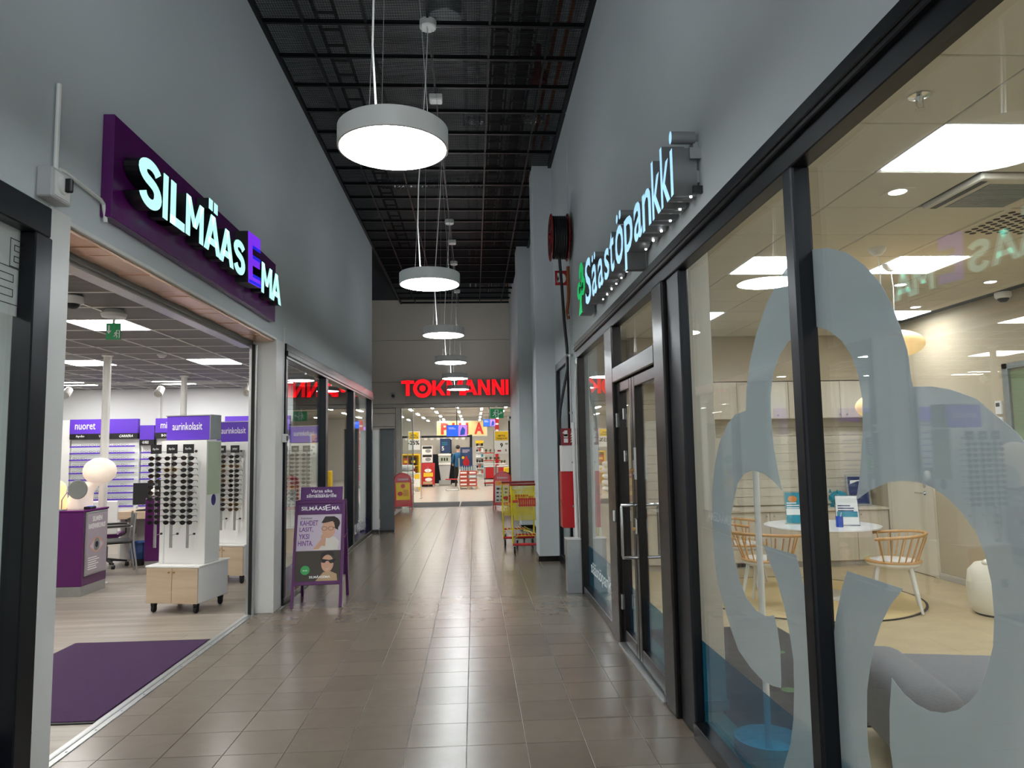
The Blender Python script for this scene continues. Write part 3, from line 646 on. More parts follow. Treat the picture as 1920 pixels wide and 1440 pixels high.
for (x, y), lb in (((-.41, 8.28), 'small white junction box under the grid behind the nearest lamp'), ((-.4, 14.25), 'small white junction box under the grid above the far lamps')):
    t = thing('junction_box', lb, 'junction box', (x, y, 5.82)); MB().box(-.08, .08, -.07, .07, 0, .07).build('case', 'white_plastic', t, bev=.008); MB().box(-.07, .07, -.06, .06, -.006, 0).build('cover', 'white_gloss', t, bev=.002)
    MB().tube([(0, .02, .07), (0, .02, .3)], .008, 6).build('conduit', 'white_plastic', t)
# ---- optician sign
t = thing('shop_sign', 'purple SILMÄASEMA sign box with glowing letters over the shop opening', 'sign', (-2.08, 4.0, 2.96))
MB().box(0, .065, 0, 3.3, 0, .6).build('backing', 'purple_sign', t, bev=.004)
MB().box(.064, .0655, 2.3, 2.304, .002, .598).build('panel_joint', 'gasket', t)
for ch, y0, y1, z0, z1 in (('S', .11, .4, .135, .43), ('I', .43, .495, .14, .425), ('L', .54, .76, .145, .425), ('M', .785, 1.09, .15, .425), ('Ä', 1.11, 1.44, .15, .54), ('A', 1.42, 1.74, .145, .42), ('S', 1.75, 2.02, .14, .425), ('M', 2.5, 2.83, .135, .415), ('A', 2.82, 3.15, .135, .415)):
    block_letter(ch, t, FR('L', (.072, y0, z0)), y1-y0, z1-z0, .09, 'letter_ice', 'letter_return')
ob = MB(); e = [(0,0),(.34,0),(.34,.09),(.11,.09),(.11,.165),(.32,.165),(.32,.255),(.11,.255),(.11,.34),(.34,.34),(.34,.44),(0,.44)]
RZ = FR('L', (.066, 2.07, .12), 4); o_ = MB().poly(e, .11, RZ).build('letter', 'letter_return', t)
MB().poly(e, .004, RZ, .11).build('letter_face', 'letter_violet', o_)
b = MB()
for y in (.09, .255, .34): rect(b, RZ, .112, .33, y-.028 if y != .255 else .225, y, .003, .1135)
rect(b, RZ, .004, .34, .002, .03, .003, .1135); b.build('letter_shade', 'letter_deepblue', o_)
# ---- isolator switch beside the sign
t = thing('isolator_switch', 'grey switch box with black rotary knob on the wall left of the purple sign', 'switch', (-2.08, 3.42, 2.87))
MB().box(0, .075, 0, .17, 0, .15).build('case', 'grey_plastic', t, bev=.006); MB().box(.075, .078, .02, .15, .015, .135).build('face_plate', 'white_plastic', t)
MB().lathe([(.045, .078), (.045, .09), (.03, .095)], 20, (0, .085, .08), 'x').build('dial', 'white_plastic', t, smooth=True)
MB().box(.09, .125, .072, .098, .045, .115).build('knob', 'black_plastic', t, bev=.008, seg=2)
MB().tube([(.02, .12, .15), (.02, .12, .62)], .012, 8).build('conduit', 'white_plastic', t, smooth=True)
MB().tube([(.02, .14, .15), (.02, .15, .19), (.02, .2, .195), (.02, .55, .175), (.02, .58, .16), (.025, .59, .1), (.03, .59, .06)], .011, 8).build('cable', 'white_plastic', t, smooth=True)
t = thing('socket_box', 'small white socket box on the white column beside the shop window', 'switch', (-2.07, 7.86, 1.74)); MB().box(0, .045, -.045, .045, 0, .09).build('case', 'white_plastic', t, bev=.006); MB().box(.045, .05, -.03, .03, .015, .07).build('rocker', 'black_plastic', t, bev=.003)
# ---- bank sign
t = thing('bank_sign', 'white Säästöpankki channel letters with a green clover on the wall over the bank', 'sign', (1.22, 0, 0))
MB().box(-.03, 0, 3.62, 7.08, 3.02, 3.09).build('mounting_rail', 'alu', t, bev=.003); MB().box(-.03, 0, 3.62, 6.9, 3.2, 3.25).build('mounting_rail', 'alu', t, bev=.003)
for ch, y0, y1, z0, z1 in (('S', 6.58, 6.26, 2.95, 3.37), ('ä', 6.21, 5.96, 2.955, 3.33), ('a', 5.9, 5.66, 2.955, 3.2), ('s', 5.6, 5.4, 2.955, 3.2), ('t', 5.37, 5.2, 2.955, 3.27), ('ö', 5.15, 4.87, 2.95, 3.33), ('p', 4.83, 4.57, 2.845, 3.2), ('a', 4.53, 4.31, 2.95, 3.2), ('n', 4.29, 4.08, 2.95, 3.19), ('k', 4.05, 3.86, 2.95, 3.3), ('k', 3.85, 3.67, 2.95, 3.3), ('i', 3.655, 3.6, 2.95, 3.305)):
    text(ch, 'letter_blue', t, FR('R', (-.02, y0, z0)), w=y0-y1, h=z1-z0, depth=.13, bold=.012, name='letter', side='return_grey')
cl = [(-.02,0),(.1,0),(.085,.12),(.1,.17),(.17,.15),(.22,.2),(.225,.28),(.18,.33),(.165,.34),(.17,.42),(.14,.48),(.09,.5),(.05,.48),(.02,.42),(.03,.36),(.06,.34),(.075,.4),(.1,.42),(.115,.39),(.11,.33),(.09,.26),(.13,.29),(.17,.27),(.17,.22),(.13,.205),(.085,.22),(.075,.25),(.06,.22),(.02,.205),(-.015,.23),(-.015,.275),(.02,.29),(.06,.265),(.035,.33),(-.02,.335),(-.06,.29),(-.065,.22),(-.02,.16),(.03,.165),(.02,.09)]
cl = [(x*1.65, y) for x, y in cl]
o_ = MB().poly(cl, .126, FR('R', (-.02, 6.99, 2.945))).build('clover', 'return_grey', t)
MB().poly(cl, .004, FR('R', (-.146, 6.99, 2.945))).build('clover_face', 'letter_green', o_)
s0 = MB().lathe([(.0, -.008), (.007, -.006), (.007, .004)], 8).build('vent_light', 'led', t, loc=(-.05, 3.63, 2.948))
for k in range(1, 14): link_copy(s0, (-.05, 3.63+.2*k, 2.948), t)
MB().box(-.06, -.0, 3.585, 3.6, 3.14, 3.2).build('bracket', 'alu', t); MB().box(-.05, 0, 3.58, 3.6, 2.95, 2.99).build('bracket', 'black_plastic', t)
# ---- purple pavement board
t = thing('a_board', 'purple folding board with a two-photo eyewear poster beside the shop window', 'sign board', (-1.68, 7.76, 0), 3)
Wd = .53; Hh = 1.13
def tilt(y, ang): return Matrix.Translation((0, y, 0)) @ Matrix.Rotation(math.radians(ang), 4, 'X')
Tf = tilt(0, -13); Tb = tilt(.62, 13)
for x in (-Wd/2+.015, Wd/2-.015):
    MB(Tf).box(x-.016, x+.016, -.014, .014, 0, Hh).build('leg', 'purple', t, bev=.004); MB(Tb).box(x-.016, x+.016, -.014, .014, 0, Hh).build('leg', 'purple', t, bev=.004)
for z0, z1 in ((.23, .27), (.975, .99), (Hh-.04, Hh)): MB(Tf).box(-Wd/2, Wd/2, -.014, .014, z0, z1).build('crossbar', 'purple', t, bev=.004)
MB(Tb).box(-Wd/2+.02, Wd/2-.02, -.006, .006, .25, Hh-.02).build('rear_panel', 'purple_poster', t)
MB(Tf).box(-Wd/2+.02, Wd/2-.02, -.006, .006, .98, Hh-.02).build('title_panel', 'purple_poster', t)
pp = MB(Tf).box(-Wd/2+.025, Wd/2-.025, -.008, .004, .26, .975).build('poster', 'photo_grey', t)
MB(Tf).box(-Wd/2+.05, Wd/2-.03, -.012, .012, Hh, Hh+.145).build('top_panel', 'purple_poster', t)
MB().tube([(Wd/2-.01, .17, .73), (Wd/2-.01, .3, .69), (Wd/2-.01, .46, .73)], .005, 6).build('stay_chain', 'chrome', t)
Ff = Tf @ FR('F', (0, -.0085, 0)); Fp = Tf @ FR('F', (0, -.0125, 0)); Fq = Tf @ FR('F', (0, -.0065, 0))
text('Varaa aika', 'ink_white', t, Fp @ Matrix.Translation((0.01, Hh+.083, 0)), w=.23, h=.035, bold=.01, depth=.001, center=True)
text('silmälääkärille', 'ink_white', t, Fp @ Matrix.Translation((0.01, Hh+.028, 0)), w=.32, h=.043, bold=.01, depth=.001, center=True)
text('SILMÄAS', 'ink_white', t, Fq @ Matrix.Translation((-.2, 1.02, 0)), w=.255, h=.05, bold=.02, depth=.001)
text('E', 'ink_white', t, Fq @ Matrix.Translation((.062, 1.012, 0)) @ Matrix.Rotation(.14, 4, 'Z'), w=.055, h=.06, bold=.0, depth=.001)
text('MA', 'ink_white', t, Fq @ Matrix.Translation((.125, 1.02, 0)), w=.085, h=.042, bold=.02, depth=.001)
def flat(pts, m, nm, z=0): return MB().poly(pts, .0008, Ff, z).build(nm, m, pp)
flat([(-.235,.59),(.235,.59),(.235,.968),(-.235,.968)], 'mauve', 'upper_photo')
flat([(-.235,.265),(.235,.265),(.235,.585),(-.235,.585)], 'photo_dark', 'lower_photo')
z = .001
flat([(-.06,.592),(.2,.592),(.215,.68),(.17,.73),(.1,.74),(.0,.67)], 'shirt', 'print_shirt', z)
flat(oval(.1,.815,.072,.1,18), 'skin_tone', 'print_face', z*2); flat(oval(.13,.875,.09,.075,16), 'hair', 'print_hair', z*1.5); flat([(.02,.88),(.06,.95),(.16,.95),(.205,.88),(.2,.8),(.17,.82),(.15,.9),(.06,.88)], 'hair', 'print_hair', z*3)
flat([(.03,.64),(.07,.63),(.075,.75),(.045,.77),(.02,.74)], 'skin_tone', 'print_hand', z*3); flat([(-.06,.6),(.0,.6),(.05,.66),(.02,.7)], 'skin_tone', 'print_forearm', z*3)
b = MB()
for cx in (.055, .125): 
    pts = oval(cx, .82, .03, .022, 14)
    for i in range(14):
        a, c = pts[i], pts[(i+1) % 14]; b.poly([(a[0], a[1]), (c[0], c[1]), (cx+(c[0]-cx)*.85, .82+(c[1]-.82)*.85), (cx+(a[0]-cx)*.85, .82+(a[1]-.82)*.85)], .0006, Ff, z*4)
rect(b, Ff, .153, .19, .826, .832, .0006, z*4); b.build('print_spectacles', 'ink_black', pp)
flat([(-.02,.27),(.21,.27),(.2,.34),(.13,.37),(.06,.36)], 'cardboard', 'print_scarf', z)
flat(oval(.1,.45,.065,.09,18), 'skin_tone', 'print_face', z*2); flat([(.02,.47),(.035,.56),(.1,.583),(.16,.57),(.18,.5),(.16,.53),(.1,.55),(.05,.52)], 'hair', 'print_hair', z*3)
flat([(.035,.5),(.12,.485),(.19,.5),(.17,.455),(.13,.45),(.11,.475),(.09,.475),(.07,.455),(.04,.46)], 'ink_black', 'print_sunglasses', z*3); flat([(.07,.4),(.1,.39),(.13,.41),(.1,.385)], 'shirt', 'print_smile', z*3)
for k, s in enumerate(('KAHDET', 'LASIT,', 'YKSI', 'HINTA.')): text(s, 'ink_purple', pp, Ff @ Matrix.Translation((-.205-.004*k, .855-.072*k, .001)), w=(.19, .145, .11, .155)[k], h=.055, bold=.015, depth=.0008)
text('Ensiluokkaiset', 'ink_black', pp, Ff @ Matrix.Translation((-.2, .925, .001)), w=.12, h=.022, depth=.0008, shear=.3)
lines(MB(), Ff, -.205, .54, .13, 5, .018, .006, 2).build('small_print', 'ink_white', pp)
b = MB(); b.poly(oval(-.13, .385, .048, .048, 20), .0008, Ff, .001); b.build('green_badge', 'green_ink', pp); text('24 KK', 'ink_white', pp, Ff @ Matrix.Translation((-.13, .375, .0022)), w=.05, h=.014, depth=.0008, center=True)
text('SILMÄASEMA', 'ink_white', pp, Ff @ Matrix.Translation((-.085, .3, .0025)), w=.22, h=.03, bold=.02, depth=.0008)
# ---- roll-up banners by the window's far end
for nm, x, y, rz, w_, m_, lb in (('roll_up_banner', -2.0, 14.62, 0, .15, 'white_gloss', 'narrow white roll-up banner at the end of the shop window'), ('roll_up_banner', -1.76, 14.58, 0, .3, 'mat_grey', 'dark grey roll-up banner beside the white one at the shop window end')):
    t = thing(nm, lb, 'banner', (x, y, 0), rz)
    if m_ == 'white_gloss': MB().box(-.073, .073, -.01, .01, .06, 2.06).build('banner_sheet', m_, t)
    else: MB().box(-.145, .145, -.006, .006, .06, 2.07).build('banner_sheet', m_, t); MB().box(-.15, .15, -.012, .012, 2.06, 2.085).build('top_rail', 'black_plastic', t, bev=.003)
    MB().box(-w_/2, w_/2, -.05, .05, .012, .065).build('base', 'black_plastic', t, bev=.01, seg=2)
    for s in (-1, 1): MB().box(s*(w_/2-.03)-.012, s*(w_/2-.03)+.012, -.11, .11, 0, .014).build('foot', 'black_plastic', t, bev=.004)
# ---- market pavement boards
def red_board(name, lb, loc, rz, kind):
    t = thing(name, lb, 'sign board', loc, rz)
    Tf = tilt(0, -13); Tb = tilt(.5, 13); W = .46; H = 1.0
    arch = [(-W/2, .12), (W/2, .12), (W/2, .84)]+[(W/2*math.cos(a*PI/12), .84+.2*math.sin(a*PI/12)) for a in range(1, 12)]+[(-W/2, .84)]
    MB(Tf).poly(arch, .012, FR('F', (0, .006, 0))).build('panel', 'red', t)
    for T in (Tf, Tb):
        MB(T).tube([(-W/2, 0, 0), (-W/2, 0, .84)]+[(-W/2*math.cos(a*PI/12), 0, .84+.2*math.sin(a*PI/12)) for a in range(1, 12)]+[(W/2, 0, .84), (W/2, 0, 0)], .013, 8).build('hoop_leg', 'red', t, smooth=True)
    F = Tf @ FR('F', (0, -.0065, 0))
    text('TOKMANNI', 'ink_white', t, F @ Matrix.Translation((0, .84, 0)), w=.3, h=.055, bold=.02, depth=.001, center=True)
    MB().poly([(-.19,.2),(.19,.2),(.19,.78),(-.19,.78)], .002, F).build('poster', 'yellow' if kind else 'shirt', t)
    F2 = F @ Matrix.Translation((0, 0, .0025))
    if kind:
        b = MB(); b.poly(oval(0, .68, .06, .06, 16), .001, F2); b.poly(oval(-.08, .47, .07, .06, 14), .001, F2); b.build('print_red', 'red', t)
        lines(MB(), F2, .0, .56, .16, 6, .03, .014, 5).build('small_print', 'red', t); MB().poly([(-.19,.2),(.19,.2),(.19,.3),(-.19,.3)], .001, F2).build('print_band', 'pack_red', t)
    else:
        MB().poly([(-.18,.66),(.18,.66),(.18,.77),(-.18,.77)], .001, F2).build('print_band', 'orange', t)
        b = MB(); r = random.Random(4)
        for i in range(3):
            for j in range(4): x = -.15+.11*i; y = .24+.1*j; rect(b, F2, x, x+.06+.03*r.random(), y, y+.03+.03*r.random(), .001)
        b.build('print_products', 'ink_black', t)
        text('OHJEET', 'red_dark', t, F2 @ Matrix.Translation((0, .69, .001)), w=.2, h=.05, bold=.02, depth=.001, center=True)
red_board('a_board', 'red round-topped board with a yellow poster left of the market entrance', (-1.94, 19.75, 0), 12, 1)
red_board('a_board', 'red round-topped board with a white product poster behind the yellow carts', (.73, 19.5, 0), -8, 0)
# ---- shopping carts
def make_cart():
    t = thing('shopping_cart', 'yellow wire shopping cart in front, nearest the pillar', 'shopping cart', (0, 0, 0), 0, 'nested shopping carts')
    W0, W1, L = .27, .2, .85; zb0, zb1, zt0, zt1 = .52, .58, 1.0, .93
    def P(u, v, s): return ((W0+(W1-W0)*u)*s*(1-.15*(1-v)), L*u, (zb0+(zb1-zb0)*u)*(1-v)+(zt0+(zt1-zt0)*u)*v)
    b = MB()
    for s in (-1, 1):
        for i in range(16): b.tube([P(i/15, 0, s), P(i/15, 1, s)], .004, 4)
        for j in range(8): b.tube([P(0, j/7, s), P(1, j/7, s)], .0045 if j % 7 else .007, 4)
    for u in (0, 1):
        for i in range(13): x = -1+2*i/12; a = P(u, 0, 1); c = P(u, 1, 1); b.tube([(a[0]*x, a[1], a[2]), (c[0]*x, c[1], c[2])], .004, 4)
        for j in range(7): a = P(u, j/6, 1); b.tube([(-a[0], a[1], a[2]), a], .0045, 4)
    for i in range(16): a = P(i/15, 0, 1); b.tube([(-a[0], a[1], a[2]), a], .004, 4)
    b.build('basket', 'cart_yellow', t)
    c = MB()
    for s in (-1, 1):
        c.tube([(s*.27, 0, 1.06), (s*.27, .01, .95), (s*.262, .02, .55), (s*.255, -.02, .2), (s*.25, .02, .13)], .013, 8)
        c.tube([(s*.25, -.02, .2), (s*.22, .4, .2), (s*.17, .8, .17)], .012, 8)
    c.build('chassis', 'cart_yellow', t, smooth=True)
    MB().tube([(-.28, -.04, 1.07), (.28, -.04, 1.07)], .018, 10).build('handle', 'red_dark', t, smooth=True)
    MB().box(-.25, -.17, -.012, .0, .79, .83).build('corner_guard', 'red', t, bev=.004); MB().box(.17, .25, -.012, 0, .79, .83).build('corner_guard', 'red', t, bev=.004)
    s0 = MB()
    for k in range(9): s0.box(-.15+.034*k, -.126+.034*k, -.02, -.012, .73, .86)
    s0.box(-.16, .17, -.016, -.01, .74, .76); s0.box(-.16, .17, -.016, -.01, .83, .85); s0.build('child_seat', 'red', t)
    b = MB()
    for k in range(7): b.tube([(-.18+.06*k, 0, .28), (-.16+.053*k, .6, .26)], .0045, 4)
    b.tube([(-.2, 0, .28), (.2, 0, .28)], .005, 5); b.build('lower_rack', 'cart_yellow', t)
    MB().tube([(-.26, -.03, .15), (.26, -.03, .15)], .02, 10).build('bumper', 'red', t, smooth=True)
    MB().tube([(-.19, .82, .2), (.19, .82, .2)], .016, 8).build('bumper', 'red', t, smooth=True)
    for x, y in ((-.23, .02), (.23, .02), (-.17, .78), (.17, .78)):
        w_ = MB().lathe([(.0, -.016), (.05, -.016), (.058, -.008), (.058, .008), (.05, .016), (0, .016)], 18, (x, y, .058), 'x').build('wheel', 'rubber', t, smooth=True)
        MB().box(x-.022, x-.018, y-.015, y+.02, .05, .14).box(x+.018, x+.022, y-.015, y+.02, .05, .14).box(x-.022, x+.022, y-.015, y+.02, .12, .14).build('fork', 'alu', w_)
    return t
ct = make_cart(); tr = tree_of(ct); ct.location = (.84, 11.22, 0); ct.rotation_euler = (0, 0, math.radians(-2))
dup(ct, (.73, 12.12, 0.0), 2, 'yellow wire shopping cart pushed into the front one', tree=tr)
# ---- hose reel, pipes, extinguisher cabinet
t = thing('hose_reel', 'black fire hose on a red drum high on the wall beside the bank sign', 'hose reel', (1.2, 8.5, 4.2))
for x in (-.23, -.03):
    f_ = MB().lathe([(.05, -.006), (.285, -.006), (.292, 0), (.285, .006), (.05, .006)], 32, (x, 0, 0), 'x').build('flange', 'red_dark', t, smooth=True)
    for a in range(6): MB().lathe([(.0, -.009), (.05, -.009), (.05, .009), (0, .009)], 12, (x, .17*math.cos(a*PI/3), .17*math.sin(a*PI/3)), 'x').build('flange_hole', 'ink_black', f_)
MB().lathe([(.06, -.26), (.06, 0.02)], 16, (0, 0, 0), 'x').build('axle', 'red_dark', t, smooth=True)
for rr in (.18, .215, .25):
    pts = [(-.21+.16*i/(6*20), rr*math.cos(2*PI*i/20), rr*math.sin(2*PI*i/20)) for i in range(121)]
    MB().tube(pts, .015, 7).build('hose_coil', 'hose', t, smooth=True)
MB().tube([(-.13, -.02, -.26), (-.1, .05, -.6), (-.08, .07, -1.0), (-.05, .1, -1.35), (-.045, .1, -1.6), (-.1, .1, -1.85), (-.15, .1, -2.1), (-.17, .08, -2.3), (-.13, .06, -2.5)], .019, 10).build('hanging_hose', 'hose', t, smooth=True)
MB().box(-.06, .02, -.04, .04, -.04, .04).build('wall_bracket', 'red_dark', t, bev=.006)
t = thing('fire_hose_sign', 'red square fire hose sign under the hose reel', 'sign', (1.06, 8.9, 3.7)); MB().box(0, .16, 0, .003, 0, .19).build('plate', 'red', t)
F = FR('F', (0, -.0015, 0)); b = MB(); b.poly(oval(.1, .09, .04, .06, 16), .001, F); rect(b, F, .03, .06, .04, .16, .001); b.poly([(.02,.05),(.04,.13),(.05,.08),(.03,.03)], .001, F); b.build('pictogram', 'ink_white', t)
t = thing('water_pipe', 'slim painted riser pipe with copper valve beside the hose reel', 'pipe', (1.18, 8.58, 0))
MB().tube([(0, 0, 1.85), (0, 0, 3.2)], .014, 8).build('riser', 'grey_plastic', t, smooth=True); MB().tube([(0, 0, 3.2), (-.02, 0, 3.3), (.0, 0, 3.42), (.005, 0, 3.55), (.005, 0, 3.86)], .02, 8).build('valve_pipe', 'copper', t, smooth=True)
for z in (2.05, 2.75, 3.25): MB().lathe([(.022, -.012), (.022, .012)], 10, (0, 0, z)).build('coupling', 'alu', t, smooth=True)
MB().box(-.05, .04, -.012, .012, 2.74, 2.77).build('pipe_clip', 'galv', t)
t = thing('extinguisher_cabinet', 'red and white fire extinguisher cabinet on the wall by the bank door', 'fire cabinet', (1.03, 8.44, .69))
MB().box(0, .185, 0, .24, 0, .66).build('lower_box', 'red', t, bev=.004); MB().box(.005, .185, .01, .2, .66, .97).build('back_board', 'white_gloss', t, bev=.003)
MB().box(.002, .185, .0, .012, .97, 1.17).build('sign_plate', 'red_dark', t); MB().box(-.004, 0, .05, .15, .25, .33).build('latch', 'chrome', t, bev=.002)
F = FR('F', (0, -.0005, .97)); b = MB(); rect(b, F, .035, .085, .03, .13, .001); b.poly(oval(.06, .13, .025, .03, 14), .001, F); rect(b, F, .045, .08, .155, .175, .001); b.poly([(.03,.14),(.05,.165),(.05,.175),(.02,.145)], .001, F)
for k in range(4): b.poly([(.11,.03+.03*k),(.16,.05+.03*k),(.17,.08+.03*k),(.13,.055+.03*k)], .001, F)
b.build('pictogram', 'ink_white', t); MB().box(.035, .085, -.0022, -.0016, 1.05, 1.06).build('pictogram_band', 'red_dark', t)
t = thing('riser_box', 'grey metal pipe casing standing on the floor by the bank door', 'casing', (1.03, 8.12, 0)); MB().box(0, .17, 0, .16, 0, .59).build('casing', 'alu', t, bev=.003); MB().box(-.006, .175, -.005, .165, .59, .605).build('lid', 'trim_white', t, bev=.003)
MB().tube([(.13, .07, .6), (.12, .07, 1.5), (.115, .07, 1.92)], .022, 10).build('pipe', 'white_plastic', t, smooth=True); MB().tube([(.165, .05, .6), (.15, .05, 1.3), (.145, .05, 2.6)], .009, 8).build('conduit', 'white_plastic', t, smooth=True)
for z in (.95, 1.45, 1.8): MB().box(.09, .165, .06, .09, z, z+.02).build('pipe_clip', 'galv', t)
# ---- market sign and wall fittings
t = thing('market_sign', 'glowing red TOKMANNI letters on the grey end wall', 'sign', (0, 20.5, 0))
MB().box(-1.93, 1.08, -.03, .03, 2.98, 3.66).build('backing', 'panel_grey', t, bev=.004)
for ch, x0, x1, z0, z1 in (('T', -2.06, -1.69, 3.19, 3.63), ('K', -1.18, -.79, 3.19, 3.63), ('M', -.77, -.3, 3.19, 3.63), ('A', -.33, .12, 3.19, 3.63), ('N', .13, .48, 3.19, 3.63), ('N', .53, .89, 3.19, 3.63), ('I', .92, 1.01, 3.19, 3.63)):
    block_letter(ch, t, FR('F', (x0, -.035, z0)), x1-x0, z1-z0, .07, 'letter_red', 'red_dark')
F = FR('F', (-1.455, -.035, 3.4)); b = MB(); c_ = MB(); n = 40
for i in range(n):
    a, c = 2*PI*i/n, 2*PI*(i+1)/n
    for mb_, d_, z_ in ((c_, .066, 0), (b, .004, .066)): mb_.poly([(.27*math.cos(a), .27*math.sin(a)), (.27*math.cos(c), .27*math.sin(c)), (.155*math.cos(c), .155*math.sin(c)), (.155*math.cos(a), .155*math.sin(a))], d_, F, z_)
o_ = c_.build('letter', 'red_dark', t); b.build('letter_face', 'letter_red', o_); o_ = MB().poly(oval(0, 0, .09, .09, 24), .066, F).build('letter_centre', 'red_dark', t); MB().poly(oval(0, 0, .09, .09, 24), .004, F, .066).build('letter_face', 'letter_red', o_)
for s in (-1, 1): rect(MB(), F, .085 if s > 0 else -.16, .16 if s > 0 else -.085, -.008, .008, .03).build('letter_bridge', 'black_plastic', t)
t = thing('security_camera', 'small grey security camera on the end wall left of the red letters', 'camera', (-2.3, 20.53, 3.2)); MB().box(-.06, .06, -.03, 0, -.08, .1).build('mount', 'grey_plastic', t, bev=.006); MB().lathe([(.045, 0), (.045, -.1), (.035, -.12)], 16, (0, -.02, 0), 'y').build('housing', 'black_plastic', t, smooth=True)
# ================================================================ OPTICIAN'S SHOP
ORD = ('first', 'second', 'third', 'fourth', 'fifth', 'sixth', 'seventh', 'eighth', 'ninth', 'tenth', 'eleventh', 'twelfth')
mt = MB().poly([(-3.47,4.66),(-2.345,4.66),(-2.345,6.53),(-3.47,6.56)], .012).build('entrance_mat', 'mat_purple'); tag(mt, 'dark purple entrance mat on the shop floor at the threshold', 'mat')
MB().box(-3.49, -2.335, 4.635, 4.66, 0, .008).box(-3.49, -2.335, 6.55, 6.57, 0, .008).box(-3.49, -3.47, 4.635, 6.57, 0, .008).build('rubber_edge', 'rubber', mt)
# ---- one pair of sunglasses, copied with its parts
def make_shades(lens, rim):
    t = thing('sunglasses', 'sunglasses', 'sunglasses')
    fr = MB()
    for s in (-1, 1):
        P_ = oval(s*.036, 0, .029, .023, 12); Q = oval(s*.036, 0, .025, .019, 12)
        for i in range(12):
            j = (i+1) % 12; fr.poly([P_[i], P_[j], Q[j], Q[i]], .004, FR('F'))
        MB().poly(oval(s*.036, 0, .0255, .0195, 12), .0015, FR('F', (0, -.001, 0))).build('lens', lens, t)
    fr.box(-.01, .01, -.004, 0, .004, .01); fr.box(-.068, -.06, -.004, 0, .004, .012); fr.box(.06, .068, -.004, 0, .004, .012)
    fr.build('rim', rim, t)
    for s in (-1, 1): MB().tube([(s*.066, 0, .008), (s*.067, .06, .008), (s*.064, .1, .005), (s*.06, .125, -.012)], .0028, 5).build('temple', rim, t)
    return t
kinds = []
for lens, rim, nm in (('lens_dark', 'ink_black', 'black'), ('lens_brown', 'hair', 'brown'), ('lens_dark', 'hair', 'dark brown'), ('lens_brown', 'brass', 'thin gold-rimmed')):
    k = make_shades(lens, rim); kinds.append((k, tree_of(k), nm))
used = set()
def place_shades(ki, M, label, group):
    k, tr, nm = kinds[ki]
    o = k if ki not in used else dup(k, tree=tr)
    used.add(ki); o.matrix_world = M; o['label'] = label; o['group'] = group
